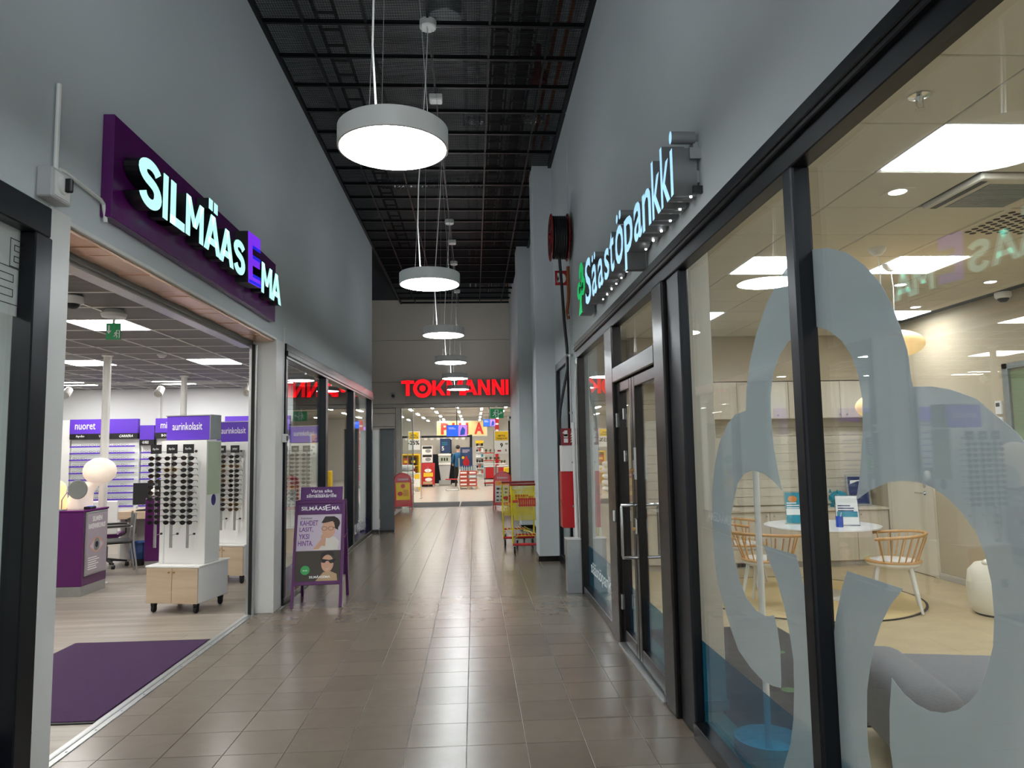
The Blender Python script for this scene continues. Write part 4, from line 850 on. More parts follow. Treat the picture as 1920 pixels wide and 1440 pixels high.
def stand(lb, x, y, rz, where, rows, brands, mirror):
    t = thing('display_stand', lb, 'display stand', (x, y, 0), rz)
    MB().box(-.29, .29, .012, .56, .105, .465).build('cabinet', 'white_gloss', t, bev=.003)
    MB().box(-.305, .305, -.004, .575, .465, .485).build('cabinet_top', 'white_gloss', t, bev=.003)
    for s in (-1, 1):
        d = MB().box(*( (-.29, -.002) if s < 0 else (.002, .29)), -.004, .012, .105, .462).build('door', 'oak', t, bev=.002)
        MB().lathe([(.0, -.02), (.009, -.018), (.007, -.008), (.005, 0)], 10, (s*.03, -.004, .42), 'y').build('knob', 'brass', d, smooth=True)
    for cx in (-.24, .24):
        for cy in (.06, .5):
            w_ = MB().lathe([(0, -.014), (.03, -.014), (.034, -.006), (.034, .006), (.03, .014), (0, .014)], 16, (cx, cy, .034), 'x').build('castor', 'rubber', t, smooth=True)
            MB().box(cx-.02, cx-.016, cy-.02, cy+.02, .03, .105).box(cx+.016, cx+.02, cy-.02, cy+.02, .03, .105).box(cx-.02, cx+.02, cy-.025, cy+.025, .07, .105).build('castor_fork', 'black_plastic', w_)
    MB().box(-.265, .265, .15, .42, .485, 1.775).build('tower', 'white_gloss', t, bev=.003)
    hd = MB().box(-.24, .27, .19, .38, 1.785, 2.045).build('header', 'violet', t, bev=.003); MB().box(-.25, .28, .185, .385, 2.04, 2.05).build('header_edge', 'alu', hd); MB().box(.27, .28, .185, .385, 1.785, 2.045).build('header_side', 'alu', hd)
    text('aurinkolasit', 'ink_white', hd, FR('F', (-.17, .189, 1.89)), w=.35, h=.082, depth=.001, res=2)
    if mirror:
        MB().box(.265, .272, .17, .4, 1.2, 1.76).build('mirror', 'mirror_green', t); MB().poly(oval(.29, 1.14, .04, .06, 18), .003, FR('L', (.265, 0, 0))).build('sticker', 'violet_deep', t)
    MB().tube([(-.2, .14, .92), (-.13, .04, .5)], .006, 6).build('brace_rod', 'clear_acrylic', t)
    MB().tube([(-.3, .06, 1.66), (.2, .06, 1.66)], .004, 6).build('cross_rod', 'galv', t); MB().lathe([(0, -.01), (.014, -.006), (.014, .006), (0, .01)], 12, (.2, .06, 1.66), 'x').build('rod_knob', 'hair', t, smooth=True)
    for ri, rx in enumerate((-.25, -.065, .125)):
        r = MB().box(rx-.013, rx+.013, .05, .065, .66, 1.7).build('rail', 'alu', t)
        bp = MB().box(rx-.06, rx+.06, .035, .045, 1.64, 1.735).build('brand_plate', 'ink_black', r)
        text(brands[ri % len(brands)], 'ink_white', bp, FR('F', (rx, .0345, 1.672)), w=.07, h=.03, depth=.0008, center=True, shear=.3, res=1)
        MB().tube([(rx+.01, .06, .79), (rx+.1, .02, .81)], .0035, 6).build('prong', 'galv', r); MB().lathe([(0, -.008), (.012, -.005), (.012, .005), (0, .008)], 10, (rx+.1, .02, .81), 'y').build('prong_knob', 'hair', r, smooth=True)
        pr = MB()
        for k in range(rows): pr.tube([(rx, .06, 1.585-.0605*k), (rx, .02, 1.593-.0605*k)], .002, 4)
        pr.build('hook', 'galv', r, kind='stuff')
        rail = ('left', 'middle', 'right')[ri]
        for k in range(rows):
            ki = rnd.choices((0, 1, 2, 3), ((2, 5, 3, 4) if k < 3 else (5, 2, 4, 1)))[0]
            M = Matrix.Translation((x, y, 0)) @ Matrix.Rotation(math.radians(rz), 4, 'Z') @ Matrix.Translation((rx+.01, .012, 1.59-.0605*k)) @ Matrix.Rotation(math.radians(rnd.uniform(8, 20)), 4, 'Z') @ Matrix.Rotation(math.radians(rnd.uniform(-4, 4)), 4, 'Y')
            place_shades(ki, M, f'{kinds[ki][2]} sunglasses, {ORD[k]} from the top on the {rail} rail of the {where}', f'sunglasses on the {where}')
stand('white rolling sunglasses stand with oak cabinet doors in front, headed aurinkolasit', -3.125, 7.66, -12.4, 'front rolling stand', 12, ('Ray-Ban',), True)
stand('second white rolling sunglasses stand, half hidden behind the column', -3.19, 9.32, -14, 'second rolling stand', 12, ('emporio', 'ARMANI', 'ARMANI'), False)
stand('white rolling sunglasses stand seen through the corridor shop window', -2.72, 11.2, -14, 'window stand', 12, ('POLICE',), False)
# ---- purple counter
t = thing('service_counter', 'purple corner counter with an eye poster and steel plinth', 'counter', (-4.585, 8.71, 0))
MB().box(-1.6, 0, 0, .56, .115, .975).build('body', 'purple', t, bev=.004); MB().box(-1.61, .008, -.008, .57, .975, .995).build('worktop', 'purple_sign', t, bev=.003); MB().box(-1.59, -.004, .004, .56, 0, .115).build('plinth', 'alu', t)
p = MB().box(.0, .014, .04, .53, .225, .965).build('poster_frame', 'alu', t, bev=.003); MB().box(.013, .0155, .06, .51, .245, .945).build('poster', 'photo_grey', p)
F = FR('L', (.0157, 0, 0)); b = MB()
text('SILMIEN', 'ink_white', p, F @ Matrix.Translation((.285, .85, 0)), w=.22, h=.06, depth=.0008, bold=.02, center=True); text('RAKENNEKUVAUS', 'ink_white', p, F @ Matrix.Translation((.285, .765, 0)), w=.38, h=.06, depth=.0008, bold=.02, center=True)
def lens_shape(cx, cy, w, h, n=12): return [(cx-w+2*w*i/n, cy+h*math.sin(PI*i/n)) for i in range(n+1)]+[(cx+w-2*w*i/n, cy-h*.8*math.sin(PI*i/n)) for i in range(1, n)]
MB().poly(lens_shape(.285, .56, .17, .1), .0006, F).build('print_lid', 'skin_tone', p); MB().poly(lens_shape(.285, .56, .15, .07), .0006, F, .0006).build('print_eye', 'mauve', p)
MB().poly(oval(.285, .57, .07, .075, 20), .0006, F, .0012).build('print_iris', 'galv', p); MB().poly(oval(.285, .57, .035, .037, 16), .0006, F, .0018).build('print_pupil', 'ink_black', p)
lines(MB(), F, .1, .42, .26, 6, .026, .01, 8).build('small_print', 'ink_white', p)
# ---- lamps and things on the counter and desk
def globe_lamp(lb, loc, m, r, stem, off=0):
    t = thing('globe_lamp', lb, 'lamp', loc); b = MB(); n = 24; vs = []; fs = []
    pr = [(.13, 0, 0), (.14, .03, 0), (.135, .12, .0), (.12, .2, off*.12), (.1, stem*.85, off*.5), (.085, stem, off*.7)]
    for q, z, dx in pr: vs += [(dx+q*math.cos(2*PI*k/n), q*math.sin(2*PI*k/n), z) for k in range(n)]
    for i in range(len(pr)-1): fs += [(i*n+k, i*n+(k+1) % n, (i+1)*n+(k+1) % n, (i+1)*n+k) for k in range(n)]
    b.add(vs, fs+[tuple(range(n-1, -1, -1))]).build('foot', m, t, smooth=True); MB().ell((off, 0, stem+r*.7), (r, r, r*.88), 24, 14).build('shade', m, t, smooth=True)
globe_lamp('tall white mushroom lamp with a big leaning head on the purple counter', (-4.82, 9.07, .995), 'globe_white', .185, .32, .22)
globe_lamp('warm glowing globe lamp at the corner of the purple counter', (-5.08, 8.98, .995), 'globe_warm', .125, .16)
globe_lamp('warm glowing globe lamp behind the front sunglasses stand', (-4.55, 11.35, .78), 'globe_warm', .15, .3)
t = thing('table_mirror', 'round tilting mirror on a bent rod on the purple counter', 'mirror', (-4.74, 8.8, .995)); MB().lathe([(.06, 0), (.06, .01), (0, .012)], 20, (-.15, 0, 0)).build('foot', 'galv', t, smooth=True)
MB().tube([(-.15, 0, .0), (-.15, 0, .12), (-.1, 0, .2), (0, .01, .26)], .006, 8).build('arm', 'galv', t, smooth=True); g = MB().lathe([(0, -.008), (.11, -.008), (.115, 0), (.11, .008), (0, .008)], 28, (.03, 0, .24), 'y').build('rim', 'galv', t, smooth=True)
MB().lathe([(0, -.0105), (.104, -.0105), (.104, -.008)], 28, (.03, 0, .24), 'y').build('mirror_glass', 'mirror', g)
t = thing('brochure_stand', 'purple leaflet stand beside the glowing globe on the counter', 'brochure', (-5.02, 8.74, .995)); MB().poly([(-.14,0),(.02,0),(-.0,.18),(-.06,.23),(-.13,.23)], .01, FR('F')).build('card', 'purple_poster', t); lines(MB(), FR('F', (0, -.011, 0)), -.11, .17, .08, 6, .022, .008, 2).build('small_print', 'ink_white', t); MB().box(-.14, .02, 0, .06, 0, .006).build('foot', 'clear_acrylic', t)
t = thing('card_terminal', 'black card terminal on the purple counter beside the mushroom lamp', 'terminal', (-4.64, 8.95, .995)); MB().box(-.04, .04, -.07, .07, 0, .03).build('case', 'black_plastic', t, bev=.006); MB().box(-.03, .03, -.02, .06, .03, .033).build('screen', 'screen_blue', t)
# ---- poles
for (x, y), lb in (((-4.83, 9.62), 'slim white floor-to-ceiling post behind the purple counter'), ((-4.88, 12.25), 'slim white post behind the aurinkolasit header')):
    t = thing('steel_post', lb, 'post', (x, y, 0)); MB().lathe([(.05, 0), (.05, 2.955)], 20).build('tube', 'white_gloss', t, smooth=True); MB().lathe([(.09, 0), (.09, .008), (.05, .012)], 20).build('base_plate', 'white_gloss', t, smooth=True); MB().lathe([(.05, 2.93), (.075, 2.945), (.075, 2.955)], 20).build('ceiling_collar', 'white_gloss', t, smooth=True)
# ---- desk with computer, chairs, bin
t = thing('desk', 'oak topped consulting desk with a computer behind the counter', 'desk', (-5.0, 11.3, 0)); MB().box(-.45, .55, 0, .75, .66, .775).build('top', 'oak', t, bev=.004)
for x in (-.44, .51): MB().box(x, x+.03, .03, .7, 0, .66).build('side_panel', 'white_gloss', t, bev=.003)
MB().box(-.41, .51, .6, .63, .1, .66).build('modesty_panel', 'white_gloss', t); MB().tube([(.0, .4, .66), (.1, .35, .5), (.2, .4, .45), (.35, .4, .6)], .006, 6).build('cable', 'black_plastic', t, smooth=True)
t = thing('monitor', 'black computer monitor on the oak desk', 'monitor', (-5.1, 11.65, .775), 8); MB().box(-.27, .27, -.02, .02, .08, .42).build('screen_case', 'black_plastic', t, bev=.006); MB().box(-.04, .04, .0, .03, 0, .2).build('neck', 'black_plastic', t); MB().box(-.12, .12, -.08, .1, 0, .012).build('foot', 'black_plastic', t, bev=.003)
for x, y, rz, lb in ((-4.75, 11.45, -20, 'framed portrait card on the desk, the larger one'), (-4.95, 11.38, -12, 'framed portrait card on the desk, the smaller one')):
    t = thing('photo_stand', lb, 'picture', (x, y, .775), rz); MB().box(-.075, .075, -.003, .003, 0, .24).build('card', 'clear_acrylic', t); MB().box(-.07, .07, -.0045, -.003, .02, .23).build('print', 'photo_dark', t); MB().poly(oval(0, .14, .03, .04, 14), .0008, FR('F', (0, -.0046, 0))).build('print_face', 'skin_tone', t); MB().box(-.075, .075, -.04, .04, 0, .004).build('foot', 'clear_acrylic', t)
t = thing('desk_lamp', 'white arched magnifier lamp over the oak desk', 'lamp', (-4.62, 11.6, .775)); MB().lathe([(.07, 0), (.07, .015), (0, .02)], 20).build('foot', 'white_plastic', t, smooth=True); MB().tube([(0, 0, .02), (0, 0, .28), (-.06, 0, .36), (-.2, -.02, .38), (-.34, -.02, .33)], .01, 8).build('arm', 'white_plastic', t, smooth=True); MB().ell((-.4, -.02, .28), (.06, .05, .1), 16, 10).build('head', 'white_gloss', t, smooth=True)
t = thing('keyboard', 'dark keyboard at the desk edge', 'keyboard', (-5.0, 11.4, .775)); MB().box(-.2, .2, -.06, .06, 0, .018).build('case', 'black_plastic', t, bev=.004)
kb = MB()
for i in range(12):
    for j in range(4): kb.box(-.185+.031*i, -.16+.031*i, -.05+.026*j, -.03+.026*j, .018, .022)
kb.build('keys', 'ink_black', t)
t = thing('office_chair', 'white backed swivel chair with black castors at the desk', 'chair', (-5.42, 10.93, 0), 12); MB().box(-.21, .21, -.2, .22, .44, .5).build('seat', 'purple', t, bev=.02, seg=2); MB().box(-.2, .2, -.24, -.2, .5, .98).build('backrest', 'white_gloss', t, bev=.015, seg=2)
MB().lathe([(.03, .12), (.03, .3), (.02, .3), (.02, .44)], 12).build('gas_lift', 'alu', t, smooth=True)
for a in range(5):
    c, s = math.cos(a*PI*.4+.3), math.sin(a*PI*.4+.3); l = MB().tube([(0, 0, .12), (c*.28, s*.28, .075)], .022, 8, .014).build('leg', 'black_plastic', t, smooth=True); MB().lathe([(0, -.02), (.03, -.02), (.03, .02), (0, .02)], 14, (c*.28, s*.28, .03), 'x').build('castor', 'rubber', l, smooth=True)
for s in (-1, 1): MB().tube([(s*.2, -.05, .46), (s*.27, -.05, .5), (s*.27, -.05, .68), (s*.27, .18, .69)], .014, 8).build('armrest', 'black_plastic', t, smooth=True)
t = thing('visitor_chair', 'tubular steel visitor chair with black arm pads beside the desk', 'chair', (-4.98, 10.3, 0), -60)
MB().box(-.22, .22, -.2, .2, .43, .47).build('seat', 'black_plastic', t, bev=.015); MB().box(-.22, .22, .2, .23, .55, .82).build('backrest', 'black_plastic', t, bev=.01)
for sx in (-1, 1):
    MB().tube([(sx*.25, -.24, 0), (sx*.25, -.2, .62), (sx*.25, -.17, .66), (sx*.25, .18, .66)], .012, 8).build('leg', 'alu', t, smooth=True); MB().tube([(sx*.23, .26, 0), (sx*.23, .2, .44), (sx*.23, .22, .84)], .012, 8).build('leg', 'alu', t, smooth=True)
    MB().box(sx*.25-.025, sx*.25+.025, -.16, .16, .66, .685).build('arm_pad', 'black_plastic', t, bev=.008)
t = thing('waste_bin', 'black waste bin lined with a blue bag beside the narrow purple cabinet', 'bin', (-5.02, 11.12, 0)); MB().lathe([(.1, 0), (.135, .3), (.128, .3), (.095, .01), (0, .01)], 20).build('bucket', 'black_plastic', t, smooth=True); MB().lathe([(.122, .1), (.145, .2), (.14, .3), (.155, .34), (.13, .33), (.11, .24)], 14).build('bag', 'bin_bag', t)
t = thing('side_cabinet', 'tall narrow purple cabinet beside the sunglasses stand', 'cabinet', (-4.66, 10.75, 0)); MB().box(-.13, .13, 0, .5, .1, 1.0).build('body', 'purple', t, bev=.004); MB().box(-.125, .125, .005, .49, 0, .1).build('plinth', 'alu', t)
# ---- display walls
def make_specs(m):
    b = MB()
    for s in (-1, 1):
        P_ = oval(s*.036, 0, .027, .019, 10); Q = oval(s*.036, 0, .0235, .0155, 10)
        for i in range(10):
            j = (i+1) % 10; b.poly([P_[i], P_[j], Q[j], Q[i]], .004, FR('F'))
        b.tube([(s*.064, 0, .006), (s*.066, .12, .004)], .002, 4)
    b.box(-.01, .01, -.004, 0, .003, .007); return b.build('eyeglasses', m)
SP = [make_specs(m) for m in ('ink_black', 'hair', 'galv', 'violet_deep')]; spu = set()
def display(lb, x0, x1, y, title, tx, brands, ztop, rows, specs, group, unit='display wall'):
    t = thing('display_wall', lb, unit, ((x0+x1)/2, y, 0)); h = (x1-x0)/2
    MB().box(-h, h, .05, .3, .1, ztop).build('back_panel', 'white_gloss', t, bev=.003); MB().box(-h, h, .02, .3, 0, .1).build('plinth', 'ink_black', t)
    MB().box(-h, h, -.02, .06, .1, .66).build('base_cabinet', 'white_gloss', t, bev=.003)
    hd = MB().box(-h, h, -.03, .06, ztop, ztop+.28).build('header', 'violet', t, bev=.002)
    if title: text(title, 'ink_white', hd, FR('F', (-h+tx, -.031, ztop+.085)), w=.38, h=.115 if title != 'miehet' else .13, depth=.001, res=2)
    st = MB().box(-h, h, -.028, .06, ztop-.105, ztop).build('brand_strip', 'ink_black', t)
    for fx, s, w_, sh_ in brands: text(s, 'ink_white', st, FR('F', (-h+fx, -.0285, ztop-.075)), w=w_, h=.05, depth=.001, bold=.01, shear=sh_, res=1)
    for k in range(rows):
        z = ztop-.25-.127*k
        MB().box(-h+.03, h-.03, -.06, .05, z, z+.012).build('shelf', 'clear_acrylic', t); MB().box(-h+.03, h-.03, -.064, -.06, z-.012, z+.016).build('shelf_edge', 'violet', t)
        n = int((2*h-.1)/.152) if specs else 0
        for i in range(n):
            ki = rnd.randrange(4); s = SP[ki]
            o = s if ki not in spu else s.copy()
            if ki in spu: C.objects.link(o)
            spu.add(ki); o.location = (x0+.13+.152*i, y-.02, z+.034); o.rotation_euler = (0, 0, rnd.uniform(-.15, .15))
            tag(o, f'optical frames on the {ORD[k]} shelf from the top of the {group}', 'glasses', f'{ORD[k]} shelf of the {group}')
display('wall display of optical frames headed nuoret', -7.78, -6.5, 14.2, 'nuoret', .1, ((.12, 'Ray-Ban', .16, .3), (.55, 'VOGUE', .16, 0), (.93, 'CARRERA', .26, .3)), 2.06, 10, True, 'nuoret display')
display('wall display headed miehet behind the sunglasses stands', -6.17, -4.95, 14.2, 'miehet', .1, ((.12, 'BOSS', .15, 0), (.7, 'HUGO', .15, 0)), 2.06, 10, True, 'miehet display')
display('narrow display with a plain purple header, lower than its neighbours', -6.47, -6.2, 14.22, '', 0, ((.05, 'GUESS', .12, 0),), 1.93, 9, True, 'narrow display')
display('wall display with a plain purple header at the shop rear corner by the window', -4.85, -3.6, 14.2, '', 0, ((.2, 'LACOSTE', .2, 0),), 2.08, 10, True, 'corner display')
t = thing('display_column', 'plain white column between wall display and shop wall', 'column', (-7.98, 14.25, 0)); MB().box(-.17, .17, 0, .3, 0, 2.33).build('body', 'white_gloss', t, bev=.004)
# ---- ceiling fittings
for (x, y), lb in (((-5.6, 13.0), 'white track spotlight under the shop ceiling above the narrow display'), ((-7.2, 13.0), 'white track spotlight under the shop ceiling at the left, by the column'), ((-4.06, 13.0), 'white track spotlight under the shop ceiling beside the white column')):
    t = thing('spotlight', lb, 'spotlight', (x, y, 2.86)); MB().box(-.25, .1, -.02, .02, .04, .06).build('adapter', 'white_plastic', t, bev=.004); MB().tube([(0, 0, .05), (0, 0, -.04)], .008, 6).build('stem', 'white_plastic', t)
    M = Matrix.Translation((0, 0, -.09)) @ Matrix.Rotation(math.radians(-50), 4, 'X'); MB(M).lathe([(0, .09), (.06, .08), (.07, .0), (.075, -.1), (.065, -.1), (.06, -.03), (0, -.03)], 20).build('head', 'white_gloss', t, smooth=True)
tag(MB().box(-8.6, -3.2, 12.98, 13.02, 2.9, 2.93).build('light_track', 'white_plastic'), 'white lighting track across the shop ceiling in front of the displays', 'track')
t = thing('exit_sign', 'green hanging exit sign inside the shop opening', 'sign', (-3.27, 6.6, 2.68)); 
MB().box(-.062, .062, -.008, .008, 0, .15).build('plate', 'green_sign', t); MB().lathe([(.0, 0), (.1, 0), (.11, .03), (.08, .07), (0, .07)], 20, (0, 0, .205)).build('housing', 'white_plastic', t, smooth=True); MB().box(-.01, .01, -.006, .006, .15, .21).build('hanger', 'white_plastic', t)
F = FR('F', (.0, -.0085, .012)); running_man(t, F @ Matrix.Translation((-.01, 0, 0)), .075); b = MB(); b.poly([(-.045,.12),(-.03,.12),(-.03,.07),(-.015,.07),(-.0375,.04),(-.06,.07),(-.045,.07)], .001, F); b.build('arrow', 'ink_white', t)
t = thing('dome_camera', 'white and black dome camera under the shop ceiling', 'camera', (-3.3, 5.98, 2.88)); MB().lathe([(.075, .07), (.085, .06), (.085, .02), (.07, .0)], 24).build('housing', 'white_plastic', t, smooth=True); MB().lathe([(0, -.045), (.03, -.038), (.055, -.015), (.062, .02)], 24).build('dome', 'black_plastic', t, smooth=True)
t = thing('smoke_detector', 'small white smoke detector on the shop ceiling', 'detector', (-4.08, 9.5, 2.9)); MB().lathe([(0, 0), (.035, .0), (.045, .02), (.06, .025), (.06, .05), (0, .05)], 24).build('case', 'white_plastic', t, smooth=True)
# ---- things behind the near left window
tag(MB().box(-4.6, -4.55, .4, 3.3, 0, 2.6).build('partition', 'wall_white', bev=.004), 'pale partition standing behind the near shop window', 'partition')
# ================================================================ BANK
o = MB().box(1.36, 1.53, 4.45, 4.72, 0, 3.12).build('trim_10', 'ceiling_white', bev=.004); o['kind'] = 'structure'
MB().box(1.35, 1.54, 4.44, 4.73, 0, .07).build('skirting', 'panel_grey', o, bev=.003)
# wall cupboards, boarded splashback, base cupboards
for k, (x0, x1, kn) in enumerate(((2.9, 3.62, .27), (3.62, 4.35, .56), (4.35, 5.08, .71), (5.08, 5.52, .08))):
    t = thing('wall_cupboard', ('pale ash wall cupboard farthest left in the bank', 'pale ash wall cupboard, second along the bank wall', 'pale ash wall cupboard, third along the bank wall', 'narrow pale ash wall cupboard in the corner by the bank side wall')[k], 'cupboard', (x0, 9.6, 1.98), 0, 'wall cupboards in the bank')
    w_ = x1-x0; MB().box(.001, w_-.001, .018, .28, 0, .51).build('body', 'ash', t); d = MB().box(.003, w_-.003, 0, .018, .002, .508).build('door', 'ash', t, bev=.002)
    MB().lathe([(0, -.022), (.012, -.02), (.009, -.008), (.005, 0)], 10, (kn, 0, .045), 'y').build('knob', 'galv', d, smooth=True)
o = MB().box(2.2, 5.53, 9.6, 9.88, 2.5, 3.13).build('trim_11', 'bank_wall'); o['kind'] = 'structure'
sb = frame_of('trim_12')
for k in range(10):
    z = .78+.12*k; MB().box(2.2, 5.53, 9.862, 9.88, z+.002, z+.118).build('plank', 'plankwall', sb, bev=.002)
tag(MB().box(2.2, 5.53, 9.33, 9.86, .735, .765).build('worktop', 'ash', bev=.003), 'pale ash worktop along the bank base cupboards', 'worktop')
xs = [2.2, 2.8, 3.35, 3.9, 4.5, 5.08, 5.52]
for k in range(6):
    x0, x1 = xs[k], xs[k+1]; w_ = x1-x0
    t = thing('base_cupboard', f'pale ash base cupboard, {ORD[k]} along the bank wall from the entrance side', 'cupboard', (x0, 9.35, 0), 0, 'base cupboards in the bank')
    MB().box(.001, w_-.001, .018, .5, .08, .735).build('body', 'ash', t); d = MB().box(.003, w_-.003, 0, .018, .082, .73).build('door', 'ash', t, bev=.002); MB().lathe([(0, -.022), (.012, -.02), (.009, -.008), (.005, 0)], 10, (.05 if k % 2 else w_-.05, 0, .68), 'y').build('knob', 'galv', d, smooth=True)
    p = MB().box(0, w_, .05, .07, 0, .08).build('plinth', 'panel_grey', t)
    if k in (1, 2, 3):
        b = MB()
        for a in range(5): b.box(.1+.045*a, .14+.045*a, .046, .051, .02, .065)
        b.build('vent_slots', 'ink_black', p)
# round table
t = thing('round_table', 'round white table on a pedestal with leaflets on it', 'table', (3.74, 7.62, .009)); MB().lathe([(.0, .715), (.52, .715), (.59, .73), (.59, .742), (0, .742)], 48).build('top', 'white_gloss', t, smooth=True); MB().lathe([(.045, .03), (.045, .715)], 20).build('column', 'white_gloss', t, smooth=True); MB().lathe([(.3, 0), (.3, .012), (.05, .03), (0, .03)], 40).build('foot', 'white_gloss', t, smooth=True)
rg = MB().lathe([(1.13, 0), (1.13, .008), (0, .008)], 64, (3.5, 7.6, 0)).build('round_rug', 'rug', smooth=True); tag(rg, 'round straw coloured rug under the table', 'rug'); MB().lathe([(1.125, 0), (1.15, .004), (1.15, .01), (1.125, .01)], 64, (3.5, 7.6, 0), 'z', False).build('border', 'hair', rg, smooth=True)
def make_chair():
    t = thing('spindle_chair', 'x', 'chair')
    MB().lathe([(0, -.05), (.2, -.05), (.245, -.02), (.25, .0), (0, .0)], 28, (0, 0, .45)).build('seat_underside', 'white_gloss', t, smooth=True)
    MB().lathe([(0, .0), (.25, 0), (.255, .008), (.25, .018), (.22, .02), (0, .012)], 28, (0, 0, .45)).build('seat', 'beech', t, smooth=True)
    MB().lathe([(0, .021), (.2, .021), (.195, .014), (0, .014)], 28, (0, -.01, .45)).build('seat_pad', 'white_gloss', t, smooth=True)
    for sx in (-1, 1):
        for sy in (-1, 1): MB().tube([(sx*.15, sy*.14, .42), (sx*.22, sy*.21, 0)], .02, 10, .013).build('leg', 'white_gloss', t, smooth=True)
    rail = [(.31*math.cos(a*PI/16), .05+.25*math.sin(a*PI/16), .71+.02*math.sin(a*PI/16)) for a in range(17)]
    rail = [(.31, -.16, .69), (.315, -.06, .7)]+rail+[(-.315, -.06, .7), (-.31, -.16, .69)]
    MB().tube(rail, .015, 8).build('arm_rail', 'beech', t, smooth=True)
    for k in range(15):
        a = -.42+(PI+.84)*k/14; c, s = math.cos(a), math.sin(a)
        top = (.305*c*(1 if s >= 0 else 1.02), (.05+.25*s) if s >= 0 else .05+.42*s, .7)
        MB().tube([(.235*c, .215*s, .46), top], .0075, 6).build('spindle', 'beech', t, smooth=True)
    return t
ch = make_chair(); tr = tree_of(ch); ch['group'] = 'spindle chairs round the table'
for k, (x, y, rz, lb) in enumerate(((4.1, 6.92, -118, 'beech spindle chair with white legs in front of the white door'), (2.95, 7.2, 142, 'beech spindle chair with its back to the window, partly behind the frosted figure'), (3.14, 8.36, 55, 'beech spindle chair behind the table, close to the base cupboards'))):
    o = ch if k == 0 else dup(ch, tree=tr); o.location = (x, y, .012 if math.hypot(x-3.5, y-7.6) < 1.2 else 0); o.rotation_euler = (0, 0, math.radians(rz)); o['label'] = lb
def holder(lb, loc, rz, w_, h_, m, title):
    t = thing('leaflet_holder', lb, 'holder', loc, rz); T = Matrix.Rotation(math.radians(-10), 4, 'X')
    MB(T).box(-w_/2, w_/2, -.003, .003, 0, h_).build('acrylic_sheet', 'clear_acrylic', t); MB(T).box(-w_/2+.012, w_/2-.012, -.0045, -.0032, .012, h_-.015).build('sheet', m, t); MB().box(-w_/2, w_/2, -.01, .08, 0, .004).build('foot', 'clear_acrylic', t)
    F = T @ FR('F', (0, -.0047, 0)); lines(MB(), F, -w_*.38, h_*.62, w_*.7, 3, .026, .012, 1).build('print', 'ink_white' if m != 'ink_white' else 'navy', t); rect(MB(), F, -w_*.42, w_*.42, h_*.28, h_*.46, .0006).build('print_block', 'ink_white' if m != 'ink_white' else 'teal', t)
    if title: MB().poly(oval(-.01, h_*.76, .05, .035, 14), .0008, F).build('print_badge', 'orange', t)
holder('tall acrylic holder with a turquoise and orange poster on the round table', (3.5, 7.72, .752), -12, .2, .36, 'teal', 1)
holder('acrylic holder with white forms on the round table', (3.95, 7.45, .752), -18, .24, .33, 'ink_white', 0)
t = thing('pen_cup', 'small blue pen cup in front of the white forms', 'cup', (3.82, 7.38, .752)); MB().lathe([(0, 0), (.035, 0), (.037, .11), (.033, .11), (.031, .006), (0, .006)], 16).build('cup', 'blue_ink', t, smooth=True); MB().tube([(-.01, 0, .01), (.03, .01, .15)], .004, 6).build('pen', 'white_plastic', t)
t = thing('piggy_bank', 'glossy turquoise piggy bank on the bank worktop', 'piggy bank', (4.95, 9.55, .765), 200); MB().ell((0, 0, .12), (.14, .1, .1), 20, 12).build('body', 'teal', t, smooth=True); MB().lathe([(.035, 0), (.032, .03)], 12, (.125, 0, .12), 'x').build('snout', 'teal', t, smooth=True)
for s in (-1, 1):
    MB().poly([(-.02,0),(.02,0),(.0,.05)], .012, FR('L', (.08, s*.06, .19))).build('ear', 'teal', t); MB().ell((.12, s*.045, .15), (.008, .008, .008), 8, 6).build('eye', 'ink_black', t, smooth=True)
    for x in (-.07, .07): MB().lathe([(.025, 0), (.028, .05)], 10, (x, s*.05, 0)).build('leg', 'teal', t, smooth=True)
t = thing('picture_frame', 'silver framed dark blue poster standing on the bank worktop', 'picture', (5.27, 9.6, .765), -6); T = Matrix.Rotation(math.radians(-8), 4, 'X'); MB(T).box(-.16, .16, -.01, .01, 0, .43).build('frame', 'alu', t, bev=.004); MB(T).box(-.13, .13, -.0125, -.01, .03, .4).build('print', 'navy', t); F = T @ FR('F', (0, -.0127, 0)); MB().poly([(-.11,.3),(-.05,.32),(0,.34),(.09,.33),(.1,.36),(-.1,.35)], .0008, F).build('print_white', 'ink_white', t); MB().poly([(-.12,.07),(-.02,.1),(.06,.2),(-.0,.19)], .0008, F).build('print_orange', 'orange', t); MB().box(-.02, .02, .0, .12, 0, .006).build('easel_foot', 'alu', t)
t = thing('glass_vase', 'clear glass bowl behind the framed blue poster', 'vase', (5.4, 9.74, .765)); MB().lathe([(.0, 0), (.06, 0), (.1, .06), (.11, .14), (.08, .2), (.075, .2), (.1, .13), (.09, .06), (0, .01)], 20).build('bowl', 'clear_acrylic', t, smooth=True)
